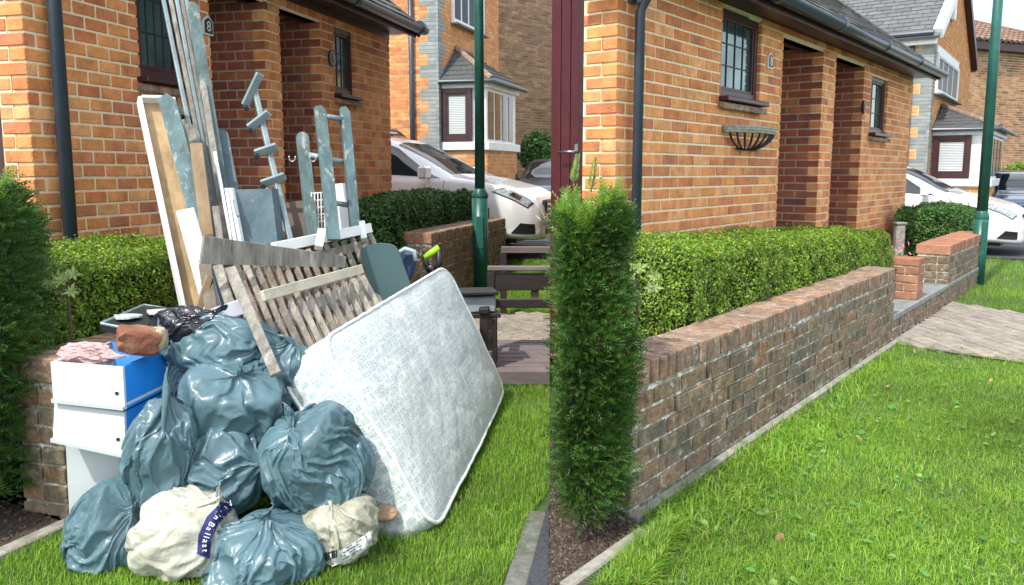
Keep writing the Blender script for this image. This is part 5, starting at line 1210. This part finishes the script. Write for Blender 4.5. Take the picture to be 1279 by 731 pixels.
# ---- drawers
def box_open(label, F4, vec, fm, sm, th=.012, base=None, lip=True):
    """F4 front face corners TL,TR,BR,BL ; vec = depth vector"""
    TL, TR, BR, BL = F4; r = thing('drawer_box', label, 'drawer', (BL+BR)/2); v = Vector(vec); vn = v.normalized(); ex = (TR-TL).normalized()
    mb = MB(); mb.prism([TL, TR, BR, BL], vn*th); mb.build('drawer_front', fm, r)
    if lip: mb = MB(); mb.prism([BL-vn*.012, BR-vn*.012, BR-vn*.012+Vector((0, 0, .012)), BL-vn*.012+Vector((0, 0, .012))], vn*.0115); mb.build('front_lip', fm, r)
    mb = MB(); mb.prism([TR-ex*.001+vn*(th+.0005), TR-ex*.001+v, BR-ex*.001+v, BR-ex*.001+vn*(th+.0005)], -ex*th); mb.build('drawer_side', sm, r)
    mb = MB(); mb.prism([TL+vn*(th+.0005), TL+v, BL+v, BL+vn*(th+.0005)], ex*th); mb.build('drawer_side', fm, r)
    mb = MB(); mb.prism([TL+v, TR+v, BR+v, BL+v], vn*th); mb.build('drawer_back', sm, r)
    up = (TL-BL).normalized(); zb = up*.02
    mb = MB(); mb.prism([BL+zb+vn*th, BR+zb+vn*th, BR+v+zb, BL+v+zb], -up*.01); mb.build('drawer_bottom', fm, r)
    c = TR.lerp(BR, .62)-ex*.022; mb = MB(); mb.tube([c-vn*.001, c-vn*.006], .006, 12); mb.build('knob_hole', M['blackp'], r)
    return r
vb = Q(216, 436, 3.05)-Q(153, 460, 2.72); vb.z = 0
box_open('top white drawer with bright blue side holding brick and cloth', (Q(63, 452, 2.70), Q(153, 459, 2.72), Q(156, 512, 2.66), Q(67, 502, 2.65)), vb, MJ['drawer'], MJ['blue'])
box_open('middle white drawer with blue side, slightly twisted', (Q(68, 504, 2.66), Q(155, 515, 2.67), Q(157, 571, 2.62), Q(66, 551, 2.61)), vb*.9, MJ['drawer'], MJ['blue'])
r = thing('cabinet', 'plain white cabinet box under the two drawers', 'cabinet', Q(122, 640, 2.75))
F4 = (Q(82, 553, 2.70), Q(158, 572, 2.71), Q(158, 668, 2.71), Q(88, 668, 2.70)); mb = MB(); mb.prism(F4, vb*.75); mb.build('carcass', MJ['drawer'], r)
# brick lump on the drawer
def rock(name, label, cat, c, r3, m, seed, cuts=0, lvl=3, boxy=.0, rotz=0):
    bm = bmesh.new(); bmesh.ops.create_icosphere(bm, subdivisions=lvl, radius=1); Rm = Matrix.Rotation(rotz, 3, 'Z')
    for v in bm.verts:
        p = v.co.copy(); 
        if boxy: mx_ = max(abs(p.x), abs(p.y), abs(p.z)); p = p.lerp(p/mx_, boxy)
        p *= 1+.12*noise.noise(p*1.7+Vector((seed, 0, 0)))+.04*noise.noise(p*6+Vector((seed, 0, 0)))
        p = Rm @ Vector((p.x*r3[0], p.y*r3[1], p.z*r3[2])); v.co = p
    me = bpy.data.meshes.new(name); bm.to_mesh(me); bm.free(); me.materials.append(m); o = bpy.data.objects.new(name, me); link(o, None, c); o.location = c; tag(o, label, cat); return o
o = rock('brick_lump', 'broken reddish brick lump resting on the top drawer', 'brick', Q(173, 425, 2.82), (.075, .05, .048), mat('brick_lump', [(.20, .075, .045)], .9, 6, .3, 1, 60, patch=((.30, .20, .12), 8, .55, .68)), 3, boxy=.75, rotz=.5); o.rotation_euler = (0, .25, .0)
o = rock('mortared_stone', 'tan mortar chunk beside the broken brick on the drawer', 'rubble', Q(193, 424, 2.86), (.045, .045, .045), mat('mortar_lump', (.42, .34, .22), .95, 12, .3, 1, 60), 8, boxy=.5)
rock('garden_stone', 'tan rounded stone lying in grass below the mattress', 'stone', Q(480, 641, 2.72), (.05, .04, .03), mat('tan_stone', (.36, .24, .15), .85, 20, .3, .6, 60), 12)
# flat black tray
r = thing('black_tray', 'black plastic tray with pale printed film behind the brick', 'tray', Q(180, 410, 3.05))
tp = [Q(126, 404, 2.98), Q(180, 381, 3.22), Q(232, 388, 3.22), Q(205, 420, 2.95)]; mb = MB(); mb.prism(tp, Vector((0, 0, -.03))); mb.build('tray', M['blackp'], r)
mb = MB(); mb.tube(tp+[tp[0]], .006, 6); mb.build('rim', MJ['metal'], r)
for (x, y, Y, s_) in ((158, 398, 3.06, .05), (200, 392, 3.14, .055)):
    bm_ = MB(); c = Q(x, y, Y); bm_.prism([c+Vector((s_*math.cos(u)*(1+.25*math.sin(3*u)), s_*.9*math.sin(u), .004)) for u in np.linspace(0, 6.0, 12)], Vector((0, 0, .008))); bm_.build('plastic_film', mat('pale_film', (.55, .62, .60), .4, 20, .2, 1, 60), r)
# ---- bags
def bag(label, cx, cy, Y, rx, ry, seed, neck=None, m=None, name='rubbish_bag', cat='rubbish bag', boxy=.25, tilt=0., tail=.5, rd=None, lvl=5, fold=.2, ground=False, group='tied rubbish bags in the pile'):
    """neck: direction in the picture plane in which the tied top points"""
    c = Q(cx, cy, Y); k = Y/FPX*1.15; RX, RZ = rx*k, ry*k; RD = rd if rd else min(RX, RZ)*.95
    V, F = SACKS[seed]
    nk = Vector((neck[0], -.25, neck[1])).normalized() if neck else Vector((0, 0, 1))
    Rm = np.array(Vector((0, 0, 1)).rotation_difference(nk).to_matrix() @ Matrix.Rotation(seed*2.3, 3, 'Z')); V = V @ Rm.T
    lo, hi = np.percentile(V, 1.5, axis=0), np.percentile(V, 98.5, axis=0); V = (V-(lo+hi)/2)/((hi-lo)/2)
    V = V*np.array([RX, RD, RZ])
    if tilt: V = V @ np.array(Matrix.Rotation(tilt, 3, 'Y')).T
    V[:, 2] = np.maximum(V[:, 2], .008-c.z)
    b = Vector((c.x, c.y, max(.0, c.z-RZ))); V = V+np.array(c-b)
    me = bpy.data.meshes.new(name); me.from_pydata([tuple(v) for v in V], [], F); me.polygons.foreach_set('use_smooth', [True]*len(F)); me.materials.append(m or bagm)
    o = bpy.data.objects.new(name, me); link(o, None, b); o.location = b
    md = o.modifiers.new('smooth', 'SUBSURF'); md.levels = 0; md.render_levels = 1
    tag(o, label, cat, group if m is None else None); return o
bag('blue grey bag with flopped top beneath the black sack', 275, 440, 3.0, 62, 40, 1.0, neck=(-.7, .5), boxy=.3, tail=.15)
bag('large squarish blue grey bag in the centre of the pile', 288, 508, 2.86, 60, 52, 2.2, neck=(.2, .6), boxy=.6, tail=.02, fold=.055)
bag('blue grey bag squeezed under the central square bag', 293, 584, 2.78, 60, 52, 3.1, neck=(.9, .1), boxy=.25, tail=.05)
bag('upright blue grey bag between central bag and mattress', 360, 470, 3.0, 36, 48, 4.4, neck=(-.1, 1), boxy=.4, tilt=.25, tail=.1)
bag('bulging twisted blue grey bag touching the mattress', 396, 578, 2.68, 58, 72, 5.3, neck=(-.45, .9), boxy=.3, tail=.12, fold=.085)
bag('tall narrow blue grey bag hanging beside the blue drawer', 200, 558, 2.66, 38, 92, 6.1, neck=(.2, 1), boxy=.3, tilt=.12, tail=.08, fold=.095)
bag('dark blue grey bag on the grass at front left', 131, 672, 2.58, 46, 64, 7.7, neck=(.8, .6), boxy=.3, tail=.25)
bag('blue grey bag at the very front centre of the pile', 330, 694, 2.50, 68, 66, 8.4, neck=(.2, 1), boxy=.3, tail=.12, fold=.09)
bag('blue grey bag wedged deep between central and bulging bags', 338, 556, 2.98, 46, 56, 3.1, neck=(-.3, 1), boxy=.3)
bag('blue grey bag showing between blue drawer and central bag', 238, 500, 3.02, 36, 52, 5.3, neck=(.5, .8), boxy=.3)
bag('blue grey bag half hidden at the right behind compost bag', 408, 610, 2.92, 46, 50, 7.7, neck=(-.8, .5), boxy=.3)
bag('black plastic sack crumpled on top of the pile', 238, 408, 3.02, 46, 26, 9.2, neck=(.6, .6), m=bagk, name='black_sack', boxy=.3, tail=.5, fold=.14)
# cream rubble sack with printed band
sackm = mat('cream_sack', (.44, .44, .38), .45, 10, .2, 0, spec=.5, local=True, patch=((.36, .34, .24), 9, .5, .7)); bag_bump(sackm, 8, 22, .25)
r = bag('cream plastic rubble sack with blue printed band', 232, 668, 2.54, 56, 60, 11.0, neck=(.75, .9), m=sackm, name='rubble_sack', cat='rubble sack', boxy=.35, tail=.25, fold=.08)
navy = mat('navy_print', (.015, .02, .12), .4, 5, .1)
from mathutils.bvhtree import BVHTree
def bvh(o):
    b = WL[o.name]; return BVHTree.FromPolygons([v.co+b for v in o.data.vertices], [tuple(p.vertices) for p in o.data.polygons])
def onto(t, px, py, off=.004):
    d = ray(px, py).normalized(); h = t.ray_cast(CAM, d)
    return (h[0]-d*off) if h[0] is not None else None
def decal(t, pts_a, pts_b, m, name, parent, n=24, k=5, off=.004, th=.001):
    """strip between two pixel polylines, laid on the surface below it"""
    def ip(pts, u): x = u*(len(pts)-1); i = min(int(x), len(pts)-2); f = x-i; return (pts[i][0]*(1-f)+pts[i+1][0]*f, pts[i][1]*(1-f)+pts[i+1][1]*f)
    V = []; last = None
    for i in range(n+1):
        a, b = ip(pts_a, i/n), ip(pts_b, i/n)
        for j in range(k+1):
            f = j/k; p = onto(t, a[0]*(1-f)+b[0]*f, a[1]*(1-f)+b[1]*f, off)
            if p is None: p = last if last is not None else Q(*a, 2.4)
            V.append(p); last = p
    F = [(i*(k+1)+j, i*(k+1)+j+1, (i+1)*(k+1)+j+1, (i+1)*(k+1)+j) for i in range(n) for j in range(k)]
    b_ = MB(); b_.add(V, F); return b_.build(name, m, parent, True)
tb = bvh(r)
ba_ = [(246, 692), (248, 668), (258, 646), (274, 629), (292, 617)]; bb_2 = [(262, 698), (264, 674), (273, 655), (286, 640), (301, 627)]
band = decal(tb, ba_, bb_2, navy, 'printed_band', r)
lines = [(287, 629, 'A', -45), (282, 634, 'l', -45), (279, 637, 'l', -47), (273, 643, 'i', -50), (270, 647, 'n', -52), (264, 655, 'B', -60), (261, 661, 'a', -66), (259, 667, 'l', -72), (257.5, 671, 'l', -76), (256.5, 676, 'a', -80), (256, 682, 's', -85), (256, 688, 't', -88)]
for x, y, ch_, an in lines:
    p = onto(tb, x, y, .007)
    if p is None: continue
    cu = bpy.data.curves.new('lettering', 'FONT'); cu.body = ch_; cu.size = .026; cu.align_x = 'CENTER'; cu.align_y = 'CENTER'; cu.extrude = .0004; cu.materials.append(M['white'])
    o = bpy.data.objects.new('lettering', cu); link(o, band); o = tomesh(o); zz = (CAM-p).normalized(); xx = Vector((1, 0, 0)); xx = (xx-zz*xx.dot(zz)).normalized(); yy = zz.cross(xx); mt = Matrix((xx, yy, zz)).transposed() @ Matrix.Rotation(math.radians(-180-an), 3, 'Z')
    o.rotation_euler = mt.to_euler(); o.location = p-WL[band.name]
# compost bag
comp = mat('compost_bag', (.34, .34, .27), .5, 10, .3, 0, local=True, patch=((.18, .17, .10), 8, .5, .7)); bag_bump(comp, 9, 24, .25)
r = bag('sagging olive cream compost bag under the bulging sack', 425, 655, 2.58, 42, 42, 13.5, neck=(-.2, 1), m=comp, name='compost_bag', cat='compost bag', boxy=.4, tail=.1)
tb = bvh(r)
lb = decal(tb, [(384, 697), (400, 697), (430, 685), (462, 664)], [(392, 716), (404, 717), (436, 703), (466, 680)], M['white'], 'printed_label', r)
k = MB()
for i in range(9):
    p = onto(tb, 401+i*2.4, 698-i*.8, .007)
    if p is not None: k.box6(p, Vector((.0022 if i % 3 else .0032, 0, 0)), Vector((0, .0008, 0)), Vector((0, 0, .014)))
if k.v: k.build('barcode', M['blackp'], lb)
k = MB()
for i in range(4):
    for j in range(6):
        p = onto(tb, 430+j*4, 686-j*2.3+i*4, .007)
        if p is not None and R_.random() < .85: k.box6(p, Vector((.0045, 0, .0022)), Vector((0, .0008, 0)), Vector((0, 0, .0014)))
if k.v: k.build('small_print', M['blackp'], lb)
# pinkish cloth bag on the drawer
clothm = mat('pink_cloth', (.50, .33, .33), .7, 12, .25, 0, local=True); bag_bump(clothm, 12, 30, .5)
bag('dusty pink wrapped cloth bundle on the top drawer', 117, 445, 2.78, 38, 15, 15.2, neck=(1, .1), m=clothm, name='cloth_bundle', cat='cloth bundle', boxy=.3, tail=.2, fold=.1, lvl=5)
# ---- mattress
def mattress():
    B, Lc, T, Rr = G(533, 674), Q(403, 424, 2.90), Q(556, 336, 4.35), Q(628, 492, 4.35)
    B = G(546, 674); B.z += .03; B.y += .0
    Rr = G(632, 500); Rr.z = .06; T = Q(558, 331, 4.2)
    # outward normal of the upper face (towards viewer/right)
    n = (Lc-B).cross(Rr-B).normalized()
    if n.dot(CAM-B) < 0: n = -n
    r = thing('mattress', 'worn white quilted single mattress leaning against the pile', 'mattress', B)
    th = .18; nu, nv = 60, 36; N = n
    def surf(u, v, off, bul=1.0):
        p = B*(1-u)*(1-v)+Rr*u*(1-v)+T*u*v+Lc*(1-u)*v
        # rounded corners and sag
        bend = math.sin(u*math.pi)*.016 + math.sin(v*math.pi)*.012
        wr = .007*noise.noise(Vector((u*7, v*4, 0)))+.004*noise.noise(Vector((u*19, v*11, 3)))
        sag = -.16*(max(0, u-.75)/.25)**2*(1-v)*0
        return p + N*(off+(bend*bul+wr*bul))
    cr_r = .09
    def squeeze(u, v):
        # round the corners in the plane
        x, y = (u-.5)*2, (v-.5)*2; a, b = 1-.13, 1-.22
        ex_, ey_ = max(0, (abs(x)-a)/(1-a)), max(0, (abs(y)-b)/(1-b)); q = math.hypot(ex_, ey_)
        if ex_ > 0 and ey_ > 0 and q > 1: x = math.copysign(a+(1-a)*ex_/q, x); y = math.copysign(b+(1-b)*ey_/q, y)
        return x/2+.5, y/2+.5
    fab = mattress_mat(); side = mattress_mat(True)
    V = []; F = []
    for j in range(nv+1):
        for i in range(nu+1):
            u, v = squeeze(i/nu, j/nv); e = min(i/nu, 1-i/nu)*9, min(j/nv, 1-j/nv)*6; ed = min(1, min(e)); V.append(surf(u, v, -.012*(1-ed)**2))
    F = [(j*(nu+1)+i, j*(nu+1)+i+1, (j+1)*(nu+1)+i+1, (j+1)*(nu+1)+i) for j in range(nv) for i in range(nu)]
    me = MB(); me.add(V, F); o = me.build('quilted_top', fab, r, True); setuv(o, [((i/nu)*1.6, (j/nv)*.85) for j in range(nv+1) for i in range(nu+1)])
    me2 = MB(); me2.add([v-N*(th+.04) for v in V], [f[::-1] for f in F]); o2 = me2.build('quilted_underside', fab, r, True); setuv(o2, [((i/nu)*1.6, (j/nv)*.85) for j in range(nv+1) for i in range(nu+1)])
    loop = [(i/nu, 0) for i in range(nu)]+[(1, j/nv) for j in range(nv)]+[(1-i/nu, 1) for i in range(nu)]+[(0, 1-j/nv) for j in range(nv)]
    V = []; rows = 8; cc = (B+Rr+T+Lc)/4
    for k in range(rows+1):
        for (u, v) in loop:
            a, b = squeeze(u, v); p = surf(a, b, -.012); out = (p-cc); out -= N*out.dot(N); out.normalize(); w_ = .012*math.sin(math.pi*k/rows)+.003*noise.noise(Vector((u*30, v*30, k*.5)))
            V.append(p-N*(k/rows*(th+.028))+out*w_)
    m = len(loop); F = [(k*m+i, k*m+(i+1) % m, (k+1)*m+(i+1) % m, (k+1)*m+i) for k in range(rows) for i in range(m)]
    me = MB(); me.add(V, F); o3 = me.build('side_border', side, r, True); setuv(o3, [(i/m*4.9, k/rows*.16) for k in range(rows+1) for i in range(m)])
    pip = mat('piping', (.78, .80, .80), .6, 5, .05)
    for k in (0, rows):
        me = MB(); pts = V[k*m:(k+1)*m]+[V[k*m]]; me.tube(pts, .0075, 6, cap=False); me.build('piping', pip, r, True)
def setuv(o, UV):
    l = o.data.uv_layers.new(name='cloth')
    for lp in o.data.loops: l.data[lp.index].uv = UV[lp.vertex_index]
def mattress_mat(side=False):
    m = bpy.data.materials.new('mattress_side' if side else 'mattress_ticking'); m.use_nodes = True; t = m.node_tree; N = t.nodes.new; K = t.links.new; b = t.nodes['Principled BSDF']
    tc_ = N('ShaderNodeTexCoord')
    def math_(op, a, b_=None, c=None):
        q = N('ShaderNodeMath'); q.operation = op
        for i, x in enumerate((a, b_, c)):
            if x is None: continue
            if isinstance(x, (int, float)): q.inputs[i].default_value = x
            else: K(x, q.inputs[i])
        return q.outputs[0]
    def vor(sc, feat='F1', rnd=.35):
        v = N('ShaderNodeTexVoronoi'); v.voronoi_dimensions = '2D'; v.distance = 'CHEBYCHEV'; v.inputs['Scale'].default_value = sc; v.inputs['Randomness'].default_value = rnd; K(tc_.outputs['UV'], v.inputs['Vector']); return v
    v1 = vor(38 if not side else 30); d = v1.outputs['Distance']
    ring = math_('MULTIPLY', math_('GREATER_THAN', d, .20), math_('LESS_THAN', d, .34)); dot = math_('LESS_THAN', d, .09)
    sep = N('ShaderNodeSeparateColor'); K(v1.outputs['Color'], sep.inputs[0]); on = math_('GREATER_THAN', sep.outputs[0], .15)
    n1 = N('ShaderNodeTexNoise'); n1.inputs['Scale'].default_value = 160; n1.inputs['Detail'].default_value = 3; K(tc_.outputs['UV'], n1.inputs['Vector'])
    brk = math_('GREATER_THAN', n1.outputs['Fac'], .47)
    mot = math_('MULTIPLY', math_('MULTIPLY', math_('MAXIMUM', ring, dot), on), brk)
    n4 = N('ShaderNodeTexNoise'); n4.inputs['Scale'].default_value = 5; n4.inputs['Detail'].default_value = 4; K(tc_.outputs['UV'], n4.inputs['Vector'])
    cr2 = N('ShaderNodeValToRGB'); e = cr2.color_ramp.elements; e[0].position = .3; e[0].color = (.56, .60, .59, 1); e[1].position = .6; e[1].color = (.66, .69, .69, 1); K(n4.outputs['Fac'], cr2.inputs[0]); col = cr2.outputs[0]
    if side:
        ch = N('ShaderNodeTexChecker'); ch.inputs['Scale'].default_value = 34; ch.inputs['Color1'].default_value = (.58, .62, .60, 1); ch.inputs['Color2'].default_value = (.44, .50, .49, 1); K(tc_.outputs['UV'], ch.inputs['Vector']); col = ch.outputs['Color']
    mxx = N('ShaderNodeMix'); mxx.data_type = 'RGBA'; K(math_('MULTIPLY', mot, .95), mxx.inputs['Factor']); K(col, mxx.inputs['A']); mxx.inputs['B'].default_value = (.26, .36, .38, 1); K(mxx.outputs['Result'], b.inputs['Base Color'])
    b.inputs['Roughness'].default_value = .9
    # quilting: stitched wavy lines pull the surface in, with small puckers
    mp_ = N('ShaderNodeMapping'); mp_.inputs['Scale'].default_value = (1, 1, 1); K(tc_.outputs['UV'], mp_.inputs[0])
    w1 = N('ShaderNodeTexVoronoi'); w1.voronoi_dimensions = '2D'; w1.feature = 'DISTANCE_TO_EDGE'; w1.inputs['Scale'].default_value = 3.2; w1.inputs['Randomness'].default_value = .9; K(mp_.outputs[0], w1.inputs['Vector'])
    seam = math_('MULTIPLY', math_('MINIMUM', math_('MULTIPLY', w1.outputs['Distance'], 9.0), 1.0), .45)
    n2 = N('ShaderNodeTexNoise'); n2.inputs['Scale'].default_value = 22; n2.inputs['Detail'].default_value = 5; K(tc_.outputs['UV'], n2.inputs['Vector'])
    hh = math_('ADD', seam, math_('MULTIPLY', n2.outputs['Fac'], .9))
    bp = N('ShaderNodeBump'); bp.inputs['Strength'].default_value = .45; bp.inputs['Distance'].default_value = .008; K(hh, bp.inputs['Height']); K(bp.outputs[0], b.inputs['Normal'])
    return m
mattress()
# ---- benches
bwood = mat('bench_brown', (.022, .014, .014), .55, 12, .3, .4, 60, stretch=(.3, 1, 1)); bslat = mat('bench_slat', (.15, .12, .12), .7, 12, .25, .5, 60, stretch=(.3, 1, 1))
def bar(mb, a, b, hy, hz, ch=.004): d = b-a; L = d.length; x = d/L; z = Vector((0, 0, 1)); z = (z-x*z.dot(x)).normalized(); y = z.cross(x); mb.cham((a+b)/2, x*L/2, y*hy, z*hz, ch)
r = thing('garden_bench', 'dark wooden garden bench with railed back behind the mattress', 'bench', G(640, 445))
YB = 5.35
for (y, hh, m_, hy) in ((335, .014, bslat, .035), (352, .058, bwood, .014), (379, .030, bwood, .016)):
    a = P(609, y, YB); b = P(686, y, YB); b.x = SEAM*YB; b.z = a.z; mb = MB(); bar(mb, a, b, hy, hh); mb.build('back_rail', m_, r)
mb = MB(); mb.cham(P(668, 367, YB+.03), Vector((.026, 0, 0)), Vector((0, .010, 0)), Vector((0, 0, .075)), .003); mb.build('back_splat', bslat, r)
for (x, Yb, top) in ((613, YB, P(613, 340, YB).z), (604, YB-.5, P(604, 388, YB-.5).z)):
    p = P(x, 300, Yb); mb = MB(); mb.cham(Vector((p.x, p.y, top/2)), Vector((.026, 0, 0)), Vector((0, .026, 0)), Vector((0, 0, top/2)), .004); mb.build('leg', bwood, r)
mb = MB(); bar(mb, Vector((P(604, 300, YB-.5).x, YB-.55, .46)), Vector((P(613, 300, YB).x, YB, .49)), .03, .016); mb.build('armrest', bwood, r)
mb = MB(); bar(mb, Vector((P(604, 300, YB-.5).x, YB-.5, .22)), Vector((P(613, 300, YB).x, YB, .22)), .015, .025); mb.build('side_stretcher', bwood, r)
r = thing('slatted_deck', 'low slatted wooden deck lying on grass right of the mattress', 'slatted deck', G(650, 470))
for i in range(8):
    Yb = 4.84+i*.115; mb = MB(); bar(mb, Vector((P(596, 400, Yb).x, Yb, .085)), Vector((SEAM*Yb, Yb, .085)), .046, .011); mb.build('slat', bslat, r)
for xx in (-.12, .12): mb = MB(); mb.cham(Vector((xx, 5.24, .036)), Vector((.03, 0, 0)), Vector((0, .44, 0)), Vector((0, 0, .035)), .004); mb.build('bearer', bwood, r)
mb = MB(); mb.cham(Vector(((P(596, 400, 4.78).x+SEAM*4.78)/2, 4.78, .05)), Vector(((SEAM*4.78-P(596, 400, 4.78).x)/2, 0, 0)), Vector((0, .008, 0)), Vector((0, 0, .042)), .003); mb.build('front_board', bslat, r)
r = thing('garden_bench', 'second dark bench farther back, only its top rail and post showing', 'bench', Q(660, 400, 5.9))
Yb = 7.2; a = P(626, 312, Yb); b = Vector((SEAM*Yb, Yb, a.z)); mb = MB(); bar(mb, a, b, .035, .028); mb.build('back_rail', bslat, r)
mb = MB(); mb.cham(Vector((a.x+.02, Yb, (a.z+.0)/2)), Vector((.03, 0, 0)), Vector((0, .03, 0)), Vector((0, 0, a.z/2-.029)), .004); mb.build('leg', bwood, r)
# grey storage tray behind mattress
r = thing('grey_crate', 'grey plastic crate between mattress top and bench', 'crate', Q(598, 400, 4.5))
mb = MB(); mb.cham(Q(596, 378, 4.95), Vector((.10, .02, 0)), Vector((-.02, .09, 0)), Vector((0, 0, .05)), .01); mb.build('crate_body', mat('grey_plastic', (.30, .34, .36), .5, 8, .15), r)
mb = MB(); mb.cham(Q(596, 364, 4.93), Vector((.115, .02, 0)), Vector((-.02, .105, 0)), Vector((0, 0, .010)), .004); mb.build('crate_rim', M['blackp'], r)
r2 = thing('folding_table', 'low dark folding stand holding the grey crate', 'stand', Q(598, 440, 4.5))
c = Q(596, 378, 4.95); tz = c.z-.052
mb = MB(); mb.cham(Vector((c.x, c.y, tz-.015)), Vector((.13, .02, 0)), Vector((-.02, .11, 0)), Vector((0, 0, .014)), .004); mb.build('stand_top', bwood, r2)
for sx_ in (-.11, .11):
    for sy_ in (-.09, .09):
        mb = MB(); mb.cham(Vector((c.x+sx_, c.y+sy_, (tz-.03)/2)), Vector((.014, 0, 0)), Vector((0, .014, 0)), Vector((0, 0, (tz-.03)/2)), .003); mb.build('leg', bwood, r2)

p = P(1122, 306, 8.9); r = thing('marker_post', 'short grey service post at the right house corner', 'post', (p.x, p.y, 0))
mb = MB(); mb.cham(Vector((p.x, p.y, .36)), Vector((.05, 0, 0)), Vector((0, .05, 0)), Vector((0, 0, .36)), .012); mb.build('post_body', M['concrete'], r)
mb = MB(); mb.cham(Vector((p.x, p.y, .735)), Vector((.06, 0, 0)), Vector((0, .06, 0)), Vector((0, 0, .013)), .006); mb.build('post_cap', M['stone'], r)
